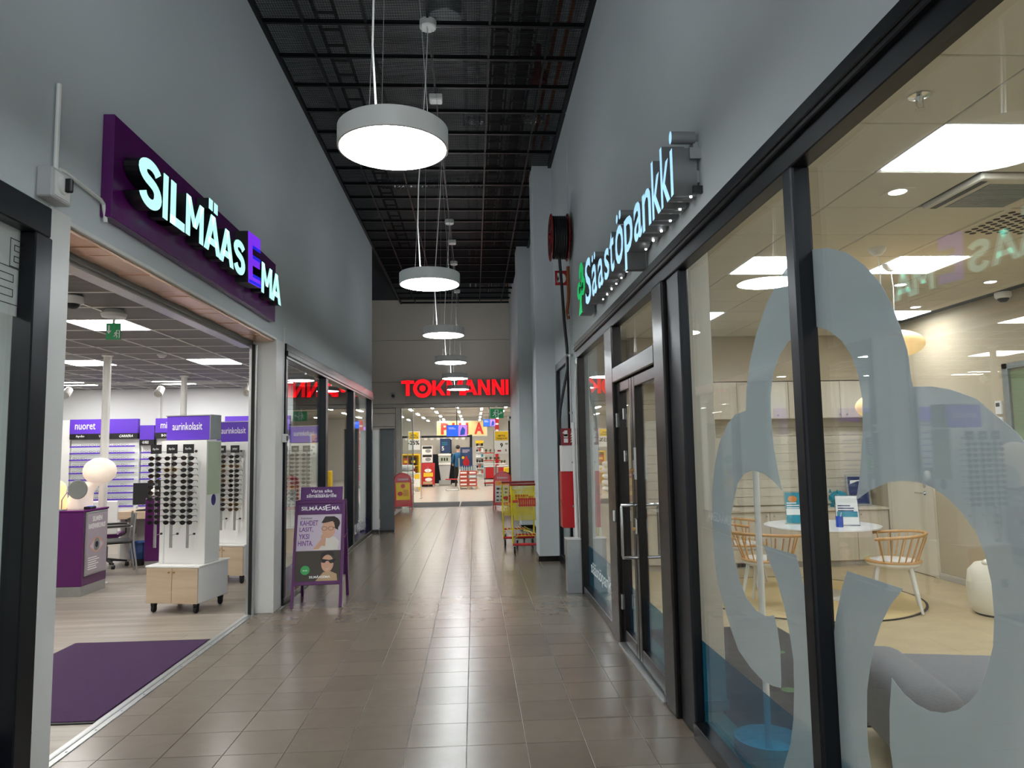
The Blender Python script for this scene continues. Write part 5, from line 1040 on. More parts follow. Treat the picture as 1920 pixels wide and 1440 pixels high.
# side wall: white door, wall glazing, thermostats
d = frame_of('door_4'); MB().box(5.505, 5.535, 8.42, 9.24, .01, 2.12).build('door_leaf', 'door_white', d, bev=.003); MB().box(5.5, 5.54, 8.36, 8.42, 0, 2.18).box(5.5, 5.54, 9.24, 9.3, 0, 2.18).box(5.5, 5.54, 8.36, 9.3, 2.12, 2.18).build('door_frame', 'door_white', d)
MB().tube([(5.505, 8.52, 1.0), (5.46, 8.52, 1.0), (5.455, 8.54, 1.0), (5.455, 8.64, 1.0)], .01, 8).build('lever_handle', 'chrome', d, smooth=True); MB().lathe([(.026, -.008), (.026, 0)], 16, (5.505, 8.52, 1.0), 'x').build('rose', 'chrome', d, smooth=True); MB().lathe([(.026, -.008), (.026, 0)], 16, (5.505, 8.52, 1.09), 'x').build('keyhole', 'chrome', d, smooth=True)
for z, lb in ((1.9, 'upper small white wall thermostat with a dark display beside the inner window'), (1.73, 'lower small white wall thermostat with a dark display beside the inner window')):
    t = thing('thermostat', lb, 'thermostat', (5.53, 7.2, z)); MB().box(-.02, 0, -.045, .045, 0, .14).build('case', 'white_plastic', t, bev=.004); MB().box(-.022, -.02, -.025, .03, .08, .12).build('display', 'ink_black', t)
w4 = frame_of('window_4'); 
for a in ((5.5, 5.54, 7.02, 7.1, .9, 2.42), (5.5, 5.54, 3.0, 7.1, 2.36, 2.42), (5.5, 5.54, 3.0, 7.1, .9, .96), (5.5, 5.54, 5.0, 5.06, .9, 2.42)): MB().box(*a).build('frame', 'galv', w4, bev=.003)
MB().box(5.515, 5.521, 3.0, 7.05, .94, 2.38).build('pane', 'glass', w4); 
sl = None
for k in range(38):
    z = .97+.0365*k
    if sl is None: sl = MB().box(5.523, 5.529, 3.05, 7.0, -.014, .014).build('blind_slat', 'blind', w4, loc=(0, 0, z))
    else: link_copy(sl, (0, 0, z), w4)
# ceiling fittings
t = thing('air_cassette', 'square ceiling air unit with a slatted grille in the bank', 'air unit', (2.87, 3.735, 3.13)); MB().box(.02, .59, .02, .565, -.03, .015).build('frame', 'ceiling_white', t, bev=.012, seg=2); MB().box(.04, .08, .06, .52, -.032, -.029).build('air_slot', 'ink_black', t)
for k in range(20): MB().box(.12, .5, .1+.02*k, .111+.02*k, -.034, -.03).build('slat', 'alu', t)
MB().box(.12, .5, .1, .5, -.0305, -.0295).build('grille_back', 'soot', t)
t = thing('air_diffuser', 'perforated square air diffuser in the bank ceiling beside the air unit', 'vent', (3.48, 4.32, 3.13)); MB().box(.01, .6, .01, .575, -.006, .01).build('plate', 'ceiling_white', t)
hb = None
for i in range(8):
    for j in range(7):
        hx, hy = .09+.06*i, .08+.07*j+(.035 if i % 2 else 0)
        if hb is None: hb = MB().lathe([(0, -.008), (.022, -.008), (.022, -.005)], 12).build('hole', 'ink_black', t, loc=(hx, hy, 0))
        else: link_copy(hb, (hx, hy, 0), t)
for (x, y), lb in (((2.57, 4.04), 'small recessed ceiling spot beside the frosted figure, nearest'), ((2.61, 6.52), 'small recessed ceiling spot left of the tall frosted arch'), ((4.1, 6.5), 'small recessed ceiling spot behind the reflected letters'), ((4.92, 6.4), 'small recessed ceiling spot near the dome camera'), ((4.95, 7.6), 'small recessed ceiling spot near the bank side wall')):
    t = thing('downlight', lb, 'ceiling light', (x, y, 3.13)); MB().box(-.07, .07, -.07, .07, -.004, .002).build('trim_plate', 'ceiling_white', t, bev=.002); MB().lathe([(.0, -.006), (.045, -.006), (.05, -.004)], 20).build('lens', 'bank_light', t, smooth=True)
for (x, y), lb in (((1.96, 2.88), 'chrome sprinkler head in the bank ceiling near the window top'), ((1.94, 5.77), 'chrome sprinkler head in the bank ceiling behind the window post')):
    t = thing('sprinkler', lb, 'sprinkler', (x, y, 3.13)); MB().lathe([(.04, 0), (.045, -.004), (.02, -.01), (.012, -.03), (0, -.03)], 16).build('escutcheon', 'chrome', t, smooth=True); MB().tube([(-.014, 0, -.02), (-.016, 0, -.05), (0, 0, -.062), (.016, 0, -.05), (.014, 0, -.02)], .003, 6).build('frame', 'chrome', t, smooth=True); MB().lathe([(.0, -.066), (.02, -.066), (.02, -.063)], 12).build('deflector', 'chrome', t)
t = thing('dome_camera', 'dome camera under the bank ceiling', 'camera', (5.38, 6.84, 3.06)); MB().lathe([(.06, .07), (.075, .06), (.075, .02), (.06, 0)], 20).build('housing', 'white_plastic', t, smooth=True); MB().lathe([(0, -.04), (.03, -.035), (.05, -.012), (.055, .02)], 20).build('dome', 'black_plastic', t, smooth=True)
t = thing('smoke_detector', 'round detector on the bank ceiling above the cupboards', 'detector', (2.55, 8.9, 3.06)); MB().lathe([(0, 0), (.04, 0), (.05, .02), (.1, .03), (.1, .07), (0, .07)], 24).build('case', 'ceiling_white', t, smooth=True)
for (x, y), (gz, dx), lb in (((3.15, 5.26), (2.0, 0), 'pebble-shaped glowing pendant hanging low behind the frosted arch'), ((3.55, 5.75), (2.55, 0), 'pebble-shaped glowing pendant hanging higher at the frosted arch edge')):
    t = thing('pebble_pendant', lb, 'lamp', (x, y, 3.13)); MB().lathe([(0, -.06), (.03, -.055), (.06, -.02), (.065, 0)], 24).build('ceiling_rose', 'white_plastic', t, smooth=True); MB().tube([(0, 0, -.05), (.012, 0, -.2), (0, 0, gz-3.13)], .004, 6).build('cord', 'white_plastic', t, smooth=True); MB().ell((0, 0, gz-3.13-.1), (.23, .2, .115), 28, 16).build('shade', 'globe_warm', t, smooth=True)
# seats, mats, stands
t = thing('lounge_seat', 'rounded grey upholstered lounge seat in the near window', 'sofa', (2.7, 3.55, 0), -12)
MB().box(-.62, .9, -.35, .45, .03, .455).build('seat', 'fabric_grey', t, smooth=True, bev=.14, seg=6); MB().box(-.66, -.36, -.4, .5, .05, .475).build('arm', 'fabric_grey', t, smooth=True, bev=.12, seg=6)
for x in (-.5, .75):
    for y in (-.25, .35): MB().lathe([(.02, 0), (.025, .08)], 10, (x, y, 0)).build('leg', 'black_plastic', t, smooth=True)
t = thing('pouf', 'white leather pouf by the bank side wall', 'pouf', (4.9, 6.6, 0)); MB().lathe([(0, .02), (.2, .02), (.24, .1), (.25, .25), (.23, .4), (.17, .47), (.08, .49), (0, .47)], 28).build('body', 'leather_white', t, smooth=True); MB().lathe([(0, 0), (.19, 0), (.2, .025), (0, .025)], 28).build('base', 'black_plastic', t, smooth=True); MB().ell((-.1, -.06, .49), (.07, .05, .035), 14, 8).build('tuft', 'leather_white', t, smooth=True)
mt = MB().box(1.5, 2.65, 4.15, 6.4, 0, .012).build('floor_mat', 'mat_dark'); tag(mt, 'dark grey carpet mat inside the bank by the entrance', 'mat'); 
b = MB()
for k, (x, y) in enumerate(((2.05, 4.75), (1.75, 5.1), (2.35, 5.6), (1.7, 5.9))): b.lathe([(0, .0125), (.05, .0125), (.05, .014), (0, .014)], 14, (x, y, 0))
b.build('woven_dots', 'plant', mt); MB().box(1.48, 2.67, 4.13, 4.15, 0, .01).box(1.48, 2.67, 6.4, 6.42, 0, .01).box(2.65, 2.67, 4.13, 6.42, 0, .01).build('edge', 'rubber', mt)
t = thing('coat_stand', 'slim white pole stand in a wide round dish behind the window', 'stand', (1.53, 3.83, 0)); MB().lathe([(0, 0), (.17, 0), (.175, .01), (.175, .09), (.16, .09), (.155, .02), (0, .02)], 40).build('dish', 'white_gloss', t, smooth=True); MB().lathe([(.017, .02), (.017, 1.62), (.0, 1.63)], 14).build('pole', 'white_gloss', t, smooth=True)
for a in range(3): c, s = math.cos(a*2.1), math.sin(a*2.1); MB().tube([(0, 0, 1.55), (c*.06, s*.06, 1.57), (c*.09, s*.09, 1.63)], .008, 6).build('hook', 'white_gloss', t, smooth=True)
t = thing('sign_stand', 'framed dark blue notice on a slim grey stand inside the bank door', 'sign stand', (1.45, 5.02, 0), -90); 
MB().box(-.14, .14, -.012, .012, .72, 1.46).build('notice_frame', 'alu', t, bev=.003); MB().box(-.125, .125, -.0145, -.012, .98, 1.42).build('notice', 'navy', t); MB().box(-.12, .12, -.01, .01, .3, .95).build('lower_panel', 'panel_grey', t, bev=.003); MB().box(-.13, .13, -.015, .005, .28, .3).build('frame_foot', 'black_plastic', t)
MB().box(-.02, .02, -.005, .02, 0, .3).build('post', 'alu', t); MB().lathe([(.16, 0), (.16, .01), (0, .014)], 24).build('base', 'alu', t, smooth=True)
F = FR('F', (0, -.0147, 0)); lines(MB(), F, -.08, 1.34, .15, 2, .045, .022, 5).build('print', 'ink_white', t); lines(MB(), F, -.09, 1.22, .17, 9, .022, .006, 6).build('small_print', 'ink_white', t); rect(MB(), F, -.1, .1, 1.385, 1.4, .0006).build('print_line', 'ink_white', t)
# ================================================================ MARKET BEHIND THE END WALL
mf = MB().box(-9, 8, 20.62, 42.2, -.2, 0).build('floor_market', 'market_floor'); mf['kind'] = 'structure'
mw = MB().box(-9.2, 8.2, 42, 42.2, 0, 4).box(-9.2, -9, 20.7, 42, 0, 4).box(8, 8.2, 20.7, 42, 0, 4).box(1.3, 8.2, 20.56, 20.75, 0, 4).box(-9.2, -3.6, 20.56, 20.75, 0, 4).build('wall_market', 'market_wall'); mw['kind'] = 'structure'
mc = MB().box(-9.2, 8.2, 20.75, 42.2, 3.75, 3.95).build('ceiling_market', 'panel_grey'); mc['kind'] = 'structure'
for k in range(16): MB().box(-9, 8, 21.6+1.3*k, 21.75+1.3*k, 3.5, 3.75).build('ceiling_beam', 'panel_grey', mc)
for row, x in enumerate((-3.45, -2.52, -1.6, -.63, .32, 1.25, 3.2, 5.2)):
    for k, y in enumerate((24.2, 27.9, 31.4, 35.0, 38.5)):
        if x > 2 and k > 3: continue
        t = thing('strip_light', f'short white market ceiling strip light, {ORD[k]} from the entrance, {ORD[row]} row from the sacks', 'ceiling light', (x, y+(.9 if int(x*10) % 2 else -.6), 3.25), 0, 'market strip lights')
        MB().box(-.05, .05, -.6, .6, .02, .07).build('housing', 'white_plastic', t); MB().box(-.045, .045, -.58, .58, 0, .02).build('tube', 'market_light', t)
        for s in (-.4, .4): MB().tube([(0, s, .07), (0, s, .25)], .003, 4).build('wire', 'alu', t)
for x0, x1, lb in ((-1.95, -.46, 'grey ribbed entrance mat left of the door line'), (-.42, 1.06, 'grey ribbed entrance mat in front of the red board with white poster')):
    m_ = MB().box(x0, x1, 20.75, 22.7, 0, .012).build('entrance_mat', 'mat_grey'); tag(m_, lb, 'mat'); MB().box(x0-.02, x1+.02, 20.72, 20.75, 0, .01).box(x0-.02, x1+.02, 22.7, 22.72, 0, .01).build('edge_strip', 'alu', m_)
# glazed entrance
wg = frame_of('window_5')
for x in (-1.76,): MB().box(x-.015, x+.015, 20.66, 20.7, 0, 2.86).build('door_edge', 'alu', wg)
MB().box(-2.1, -1.76, 20.676, 20.684, 0, 2.86).build('pane', 'glass', wg); MB().box(-2.1, -2.07, 20.64, 20.72, 0, 2.86).build('door_edge', 'trim_white', wg)
MB().box(1.09, 1.17, 20.6, 20.7, 0, 2.45).build('door_post', 'frame_black', wg, bev=.004); MB().box(1.0, 1.05, 20.72, 20.77, 0, 2.45).build('door_post', 'frame_black', wg, bev=.004)
t = thing('door_operator', 'white and black automatic door sensor by the market entrance', 'sensor', (.98, 20.42, 2.46)); MB().box(0, .18, 0, .1, 0, .12).build('case', 'white_gloss', t, bev=.015); MB().lathe([(.0, -.01), (.03, -.01), (.03, .01)], 14, (.07, 0, .07), 'y').build('sensor_eye', 'ink_black', t)
t = thing('exit_sign', 'green exit sign hanging in the market entrance', 'sign', (.66, 20.4, 2.52)); MB().box(-.195, .195, -.015, .015, 0, .27).build('plate', 'green_sign', t, bev=.002); MB().box(-.02, .02, -.01, .1, .27, .3).box(-.02, .02, .08, .1, .27, .36).build('hanger', 'white_plastic', t)
F = FR('F', (-.17, -.016, .015)); running_man(t, F, .23); b = MB(); F = FR('F', (.1, -.016, .135))
b.poly([(-.07,-.015),(.02,-.015),(.02,-.05),(.075,0),(.02,.05),(.02,.015),(-.07,.015)], .001, F @ Matrix.Rotation(.5, 4, 'Z')); b.build('arrow', 'ink_white', t)
# back wall sign and screens
t = thing('wall_sign', 'big yellow PIHA sign with red letters on the market rear wall', 'sign', (-.6, 38, 2.36)); MB().box(-1.37, 1.3, 0, .06, 0, .82).build('panel', 'ink_white', t); MB().box(-1.35, 1.28, -.004, 0, .02, .8).build('panel_face', 'mat_y', t)
for ch, x, w_ in (('P', -1.15, .42), ('I', -.55, .13), ('H', -.2, .5), ('A', .62, .5)): text(ch, 'sign_red', t, FR('F', (x, -.005, .1)), w=w_, h=.62, depth=.012, bold=.04, name='letter')
for x in (-1.2, 1.1): MB().tube([(x, .03, .82), (x, .03, 1.39)], .01, 6).build('hanger', 'alu', t)
def screen(lb, x0, x1, y, z0, z1):
    t = thing('info_screen', lb, 'screen', ((x0+x1)/2, y, z0)); h = (x1-x0)/2; H = z1-z0
    MB().box(-h, h, 0, .06, 0, H).build('case', 'black_plastic', t, bev=.006); MB().box(-h+.012, h*.15, -.003, 0, .012, H-.012).build('picture_left', 'screen_blue', t); MB().box(h*.15, h-.012, -.003, 0, .012, H-.012).build('picture_right', 'screen_pink', t)
    F = FR('F', (0, -.0032, 0)); lines(MB(), F, -h*.8, H*.75, h*.7, 2, .04, .012, 1).build('caption', 'ink_white', t); MB().poly([(h*.3,H*.1),(h*.75,H*.15),(h*.8,H*.6),(h*.55,H*.85),(h*.35,H*.5)], .001, F).build('picture_figure', 'blue_ink', t)
    MB().tube([(0, .03, H), (0, .03, 3.7-z0)], .02, 8).build('ceiling_pole', 'black_plastic', t, smooth=True)
screen('blue advertising screen hanging from a black pole in the market', -1.0, -.24, 26, 2.12, 2.54); screen('smaller blue screen hanging below the green exit sign', .38, .88, 29, 2.56, 2.86)
# price signs
def price(lb, x, y, z0, z1, w_, big, small):
    t = thing('price_sign', lb, 'price sign', (x, y, 0)); h = w_/2; H = z1-z0
    MB().tube([(-h-.03, 0, .02), (-h-.03, 0, z1+.04), (h+.03, 0, z1+.04), (h+.03, 0, .02)], .012, 6).build('stand', 'alu', t, smooth=True)
    for s in (-1, 1): MB().box(s*(h+.03)-.03, s*(h+.03)+.03, -.25, .25, 0, .02).build('foot', 'alu', t)
    MB().box(-h, h, -.006, .006, z0, z1).build('card', 'ink_white', t); MB().box(-h+.015, h-.04, -.0085, -.006, z1-H*.42, z1-.02).build('card_top', 'yellow', t)
    F = FR('F', (0, -.009, 0)); text('NETTO-', 'ink_black', t, F @ Matrix.Translation((-.01, z1-H*.26, 0)), w=w_*.5, h=.06, depth=.001, bold=.03, center=True); text('TARJOUS!', 'ink_black', t, F @ Matrix.Translation((-.01, z1-H*.38, 0)), w=w_*.72, h=.06, depth=.001, bold=.03, center=True)
    F = FR('F', (0, -.0065, 0)); text(big, 'ink_black', t, F @ Matrix.Translation((-.02, z0+H*.27, 0)), h=.15, depth=.001, bold=.03, center=True)
    if small: text(small[0], 'ink_black', t, F @ Matrix.Translation((.1, z0+H*.38, 0)), h=.07, depth=.001, bold=.02); text(small[1], 'ink_black', t, F @ Matrix.Translation((.1, z0+H*.1, 0)), h=.09, depth=.001, bold=.02); rect(MB(), F, -.16, -.04, z0+H*.1, z0+H*.16, .001).build('print_red', 'red', t)
price('yellow and white price sign reading -25% at the market entrance', -2.08, 25, 1.66, 2.3, .4, '-25%', None); price('yellow and white price sign reading 9 49 by the market door', .94, 24, 1.48, 2.25, .5, '9', ('49', '6'))
# kiosk corner
t = thing('kiosk_screen_wall', 'dark open frame with black lower panels behind the market terminal', 'partition', (-1.9, 34.6, 0))
for x in (-1.6, .75, 1.75): MB().box(x-.06, x+.06, -.06, .06, 0, 2.36).build('post', 'frame_black', t)
MB().box(-1.7, 1.8, -.05, .05, 2.24, 2.34).build('beam', 'frame_black', t); MB().box(-.1, 1.75, .05, .1, .05, 1.45).build('panel', 'frame_black', t); MB().box(-1.55, 1.7, .3, .34, 1.45, 2.2).build('upper_panel', 'panel_grey', t)
for k in range(10): MB().box(-1.4+.3*k, -1.25+.3*k, -.12, -.06, 2.14, 2.24).build('spotlight', 'white_gloss', t)
t = thing('self_service_terminal', 'grey and white self-service terminal with a tilted screen in the market', 'terminal', (-1.38, 33.4, 0)); MB().box(-.27, .27, 0, .4, .05, .24).build('plinth', 'alu', t, bev=.01); MB().poly([(-.18,.24),(.18,.24),(.27,.95),(-.27,.95)], .35, FR('F', (0, .38, 0))).build('body', 'grey_plastic', t); MB().box(-.28, .28, -.02, .38, .95, 1.06).build('tray', 'white_gloss', t, bev=.01)
MB().box(-.29, .29, .03, .36, 1.06, 1.36).build('head', 'grey_plastic', t, bev=.02); MB().box(-.23, .23, .02, .035, 1.1, 1.32).build('display', 'mirror_green', t); MB().box(-.3, .3, .0, .38, 1.36, 1.47).build('hood', 'white_gloss', t, bev=.02)
b = MB()
for k in range(3): b.box(-.16+.12*k, -.09+.12*k, .015, .02, 1.14, 1.28)
b.build('display_keys', 'ink_black', t)
t = thing('hanging_poster', 'dark blue poster with a large white 5 above the terminal', 'poster', (-1.37, 34.2, 1.5), 0); MB().box(-.25, .25, 0, .01, 0, .68).build('sheet', 'navy', t); F = FR('F', (0, -.0005, 0)); text('5', 'ink_white', t, F @ Matrix.Translation((-.18, .12, 0)), h=.2, depth=.001, bold=.02); lines(MB(), F, -.18, .5, .34, 3, .06, .022, 3).build('print', 'teal', t); MB().tube([(0, .03, .0), (0, .03, .72)], .008, 6).build('hanger', 'alu', t)
for k, (z0, z1, lb) in enumerate(((1.08, 1.46, 'lower boxed vacuum cleaner on the red display board'), (1.46, 1.85, 'upper boxed vacuum cleaner stacked over the red display board'))):
    t = thing('appliance_box', lb, 'box', (-2.16, 32.9, z0)); MB().box(-.23, .23, 0, .4, 0, z1-z0-.004).build('carton', 'ink_white', t, bev=.004); MB().box(-.2, .22, -.002, 0, .25, .36).build('print_dark', 'ink_black', t); MB().poly(oval(.05, .15, .13, .08, 16), .001, FR('F', (0, -.0005, 0))).build('print_machine', 'galv', t)
tag(MB().box(-2.4, -1.92, 32.88, 33.35, 0, 1.078).build('carton_plinth', 'frame_black', bev=.004), 'black plinth carrying the two boxed vacuum cleaners', 'plinth')
t = thing('promo_board', 'red leaning board with round price tags in front of the vacuum boxes', 'sign board', (-2.1, 32.5, 0)); T = tilt(0, -9); MB(T).box(-.3, .3, 0, .02, .1, 1.08).build('panel', 'red', t); F = T @ FR('F', (0, -.001, 0)); b = MB(); b.poly(oval(0, .74, .16, .08, 16), .001, F); b.poly(oval(.03, .33, .16, .08, 16), .001, F); b.build('price_tag', 'ink_white', t); rect(MB(), F, -.2, .22, .46, .64, .001).build('price_band', 'yellow', t); rect(MB(), F, -.22, .2, .12, .24, .001).build('print_carton', 'cardboard', t)
for s in (-1, 1): MB(T).tube([(s*.3, .01, 0), (s*.3, .01, 1.08)], .012, 6).build('leg', 'red', t)
MB().tube([(0, .02, .9), (0, .36, 0)], .01, 6).build('prop', 'alu', t)
t = thing('shelf_unit', 'yellow framed shelf unit behind the white sacks', 'shelf', (-2.65, 30, 0))
for x in (-.38, .33): MB().box(x, x+.05, 0, .4, 0, 1.5).build('side', 'yellow', t)
MB().box(-.33, .33, .36, .4, .1, 1.5).build('back', 'yellow', t)
for z in (.1, .55, 1.0, 1.44): MB().box(-.33, .33, 0, .36, z, z+.03).build('shelf', 'yellow', t)
for k, (x, z, m_, lb) in enumerate(((-.2, 1.03, 'pack_red', 'red pack on the top shelf of the yellow unit'), (.1, 1.03, 'ink_black', 'black pack on the top shelf of the yellow unit'), (-.2, .58, 'ink_white', 'white pack on the middle shelf of the yellow unit'), (.1, .58, 'red_dark', 'dark red pack on the middle shelf of the yellow unit'))):
    p = thing('goods_pack', lb, 'pack', (-2.65+x, 30.1, z)); MB().box(-.12, .12, 0, .2, 0, .3).build('carton', m_, p, bev=.006); MB().box(-.08, .08, -.002, 0, .1, .2).build('label_print', 'yellow' if m_ != 'yellow' else 'ink_white', p)
def sack(lb, x, y, z, rz, seed):
    r = random.Random(seed); t = thing('sack', lb, 'sack', (x, y, z), rz); b = MB().ell((0, 0, .12), (.3, .22, .12), 20, 12); b.v = [(v[0]*(1+.05*r.random()), v[1]*(1+.06*r.random()), max(.004, min(.225, v[2]*1.12+.015*r.random()))) for v in b.v]
    b.build('bag', 'sack', t, smooth=True); MB().poly(oval(0, .12, .08, .05, 14), .004, FR('F', (.0, -.2, 0))).build('print', 'blue_ink', t)
for k in range(5): sack(('bottom white sack of the pile left of the market entrance', 'second white sack from the floor of the pile', 'middle white sack of the pile left of the market entrance', 'fourth white sack from the floor of the pile', 'topmost white sack of the pile left of the market entrance')[k], -2.45+.02*(k % 2), 26, .225*k, (-4, 5, 0, 7, -12)[k], k)
t = thing('leaflet_stand', 'small white and yellow leaflet stand beside the sacks', 'stand', (-2.31, 29, 0)); MB().box(-.12, .12, 0, .02, .18, .74).build('card', 'ink_white', t); MB().box(-.1, .1, -.002, 0, .5, .7).build('print', 'yellow', t); MB().box(-.12, .12, -.1, .12, 0, .02).build('foot', 'alu', t); MB().tube([(0, .01, .02), (0, .01, .2)], .012, 6).build('post', 'alu', t)
# entry gate
t = thing('entry_gate', 'chrome entry gate with a red bar in the market entrance', 'gate', (-.62, 29, 0)); MB().tube([(0, 0, 0), (0, 0, .85), (0, .0, 1.3)], .03, 10).build('post', 'alu', t, smooth=True); MB().tube([(0, 0, .46), (-.55, .05, .46)], .025, 8).build('bar', 'red', t, smooth=True); MB().tube([(-.05, -.05, .03), (-.5, -.05, .03), (-.55, .3, .03), (-.05, .3, .03), (-.05, -.05, .03)], .02, 8).build('floor_frame', 'alu', t, smooth=True); MB().lathe([(.05, 0), (.05, .01)], 14).build('flange', 'alu', t)
MB().tube([(.02, -.1, .0), (-.05, -.12, .45), (.04, -.1, .85)], .018, 8).build('guard_rail', 'white_gloss', t, smooth=True)
# pallet of packs with bottles on it
t = thing('pallet', 'wooden pallet under the red goods in the market entrance', 'pallet', (-.27, 30.3, 0))
for x in (-.36, 0, .36): MB().box(x-.05, x+.05, -.3, .3, 0, .1).build('block', 'cardboard', t)
for k in range(5): MB().box(-.41, .41, -.3+.125*k, -.21+.125*k, .1, .12).build('slat', 'cardboard', t)
for j in range(4):
    for i in range(2):
        p = thing('goods_crate', f'reddish carton of goods on the pallet, {"left" if i == 0 else "right"} column, {("lowest", "second", "third", "top")[j]} layer', 'carton', (-.46+.38*i, 30.3, .12+.16*j), 0, 'cartons on the pallet'); MB().box(-.185, .185, -.28, .28, 0, .156).build('carton', 'pack_red' if j != 2 or i == 0 else 'galv', p, bev=.006); MB().box(-.13, .13, -.282, -.28, .05, .11).build('label_print', 'ink_white', p)
bt = None
for i in range(8):
    for j in range(2):
        lb = 'clear bottle standing on top of the pallet of red cartons'
        if bt is None:
            bt = thing('bottle', lb, 'bottle', (0, 0, 0), 0, 'bottles on the pallet'); MB().lathe([(0, 0), (.035, 0), (.035, .13), (.014, .17), (.014, .2)], 10).build('body', 'screen_glass', bt, smooth=True); MB().lathe([(.016, .195), (.016, .215), (0, .215)], 8).build('cap', 'blue_ink', bt); btr = tree_of(bt); o = bt
        else: o = dup(bt, tree=btr)
        o.location = (-.6+.094*i, 30.1+.25*j, .76); o['label'] = f'clear bottle on top of the pallet cartons, {ORD[i]} along the {("front", "rear")[j]} row'
t = thing('poster_stand', 'dark blue poster stand with a red figure behind the pallet', 'poster', (-.35, 30.9, 0)); MB().box(-.25, .25, 0, .02, .92, 1.74).build('sheet', 'navy', t); F = FR('F', (0, -.0005, 0)); MB().poly([(-.1,.95),(.12,.95),(.14,1.15),(.06,1.28),(.0,1.4),(-.06,1.25),(-.15,1.12)], .001, F).build('print_figure', 'red', t); MB().poly(oval(-.13, 1.3, .06, .06, 14), .001, F, .001).build('print_badge', 'yellow', t); lines(MB(), F, -.16, 1.62, .32, 3, .05, .025, 2).build('print', 'mauve', t); MB().tube([(-.2, .02, 0), (-.2, .02, 1.7)], .012, 6).build('leg', 'alu', t); MB().tube([(.2, .02, 0), (.2, .02, 1.7)], .012, 6).build('leg', 'alu', t); MB().box(-.26, .26, -.1, .12, 0, .015).build('foot', 'alu', t)
# person in a blue jacket, back turned
t = thing('person', 'person in a blue jacket and dark trousers standing with back turned', 'person', (-.72, 31.7, 0))
P_ = [(0,0,.95),(0,.0,1.12),(0,.01,1.3),(0,.0,1.46),(.0,-.0,1.55),(0,-.02,1.68),(-.1,0,.9),(-.1,-.03,.5),(-.1,.02,.08),(.1,0,.9),(.1,-.02,.5),(.1,.02,.08),(-.19,0,1.42),(-.25,.0,1.14),(-.22,-.12,.93),(.19,0,1.42),(.25,0,1.14),(.2,-.2,1.02),(-.1,-.13,.05),(.1,-.13,.05),(0,-.03,1.74)]
E_ = [(0,1),(1,2),(2,3),(3,4),(4,5),(5,20),(0,6),(6,7),(7,8),(8,18),(0,9),(9,10),(10,11),(11,19),(3,12),(12,13),(13,14),(3,15),(15,16),(16,17)]
R_ = [.15,.15,.165,.12,.055,.095,.09,.065,.045,.09,.065,.045,.07,.05,.035,.07,.05,.035,.04,.04,.07]
me = bpy.data.meshes.new('body'); me.from_pydata([(x, -y, z) for x, y, z in P_], E_, []); o = bpy.data.objects.new('body', me); C.objects.link(o)
sk = o.modifiers.new('s', 'SKIN'); o.modifiers.new('u', 'SUBSURF').levels = 2
for i, v in enumerate(me.skin_vertices[0].data): v.radius = (R_[i], R_[i]*(.75 if i < 4 else 1)); v.use_root = i == 0
bpy.context.view_layer.update(); m2 = bpy.data.meshes.new_from_object(o.evaluated_get(bpy.context.evaluated_depsgraph_get())); bpy.data.objects.remove(o)
for n_ in ('jacket', 'ink_black', 'skin_tone', 'hair'): m2.materials.append(MAT[n_])
for p in m2.polygons:
    z, x, y = p.center.z, p.center.x, p.center.y; p.use_smooth = True
    p.material_index = 1 if z < .9 and abs(x) < .2 else (2 if z > 1.54 or (abs(x) > .17 and z < 1.02) else 0)
o = bpy.data.objects.new('body', m2); C.objects.link(o); o.parent = t
MB().ell((0, -.0, 1.76), (.1, .11, .1), 20, 12).build('hair', 'hair', t, smooth=True)
# plants, trolleys, shelf, totem
t = thing('plant_shelf', 'tiered red and white shelf trolley holding potted greenery', 'shelf', (.85, 33, 0))
for z, w_ in ((.95, .5), (1.1, .4), (1.45, .36)): MB().box(-.42, -.42+2*w_, 0, .5, z, z+.035).build('shelf', 'red' if z > 1 else 'ink_white', t)
for x in (-.4, .28): MB().box(x, x+.03, .2, .24, .1, 1.5).build('upright', 'ink_white', t)
MB().box(-.42, .5, 0, .5, .06, .12).build('base', 'red', t)
def bush(lb, x, y, z, s, seed):
    r = random.Random(seed); p = thing('potted_plant', lb, 'plant', (x, y, z)); MB().lathe([(.0, 0), (.05*s, 0), (.07*s, .1*s), (.06*s, .1*s), (0, .09*s)], 12).build('pot', 'cardboard', p, smooth=True); b = MB()
    for k in range(46):
        a = r.random()*6.28; e = r.uniform(.2, 1.3); l = r.uniform(.12, .24)*s; d = Vector((math.cos(a)*math.cos(e), math.sin(a)*math.cos(e), math.sin(e))); q = Vector((0, 0, .09*s)); sd = d.cross(Vector((0, 0, 1))).normalized()*.022*s
        b.add([q, q+d*l*.5+sd, q+d*l, q+d*l*.5-sd], [(0, 1, 2, 3)])
    b.build('foliage', 'plant', p)
i = 0
for z, xs_, nm in ((1.485, (-.3, -.1, .1, .26), 'top'), (1.135, (-.3, -.1, .1, .28), 'middle'), (.985, (.42, .55), 'lowest')):
    for k, x in enumerate(xs_): bush(f'green potted plant on the {nm} tier of the red shelf trolley, {ORD[k]} in its row', .85+x*1, 33.2, z, .62, i); i += 1
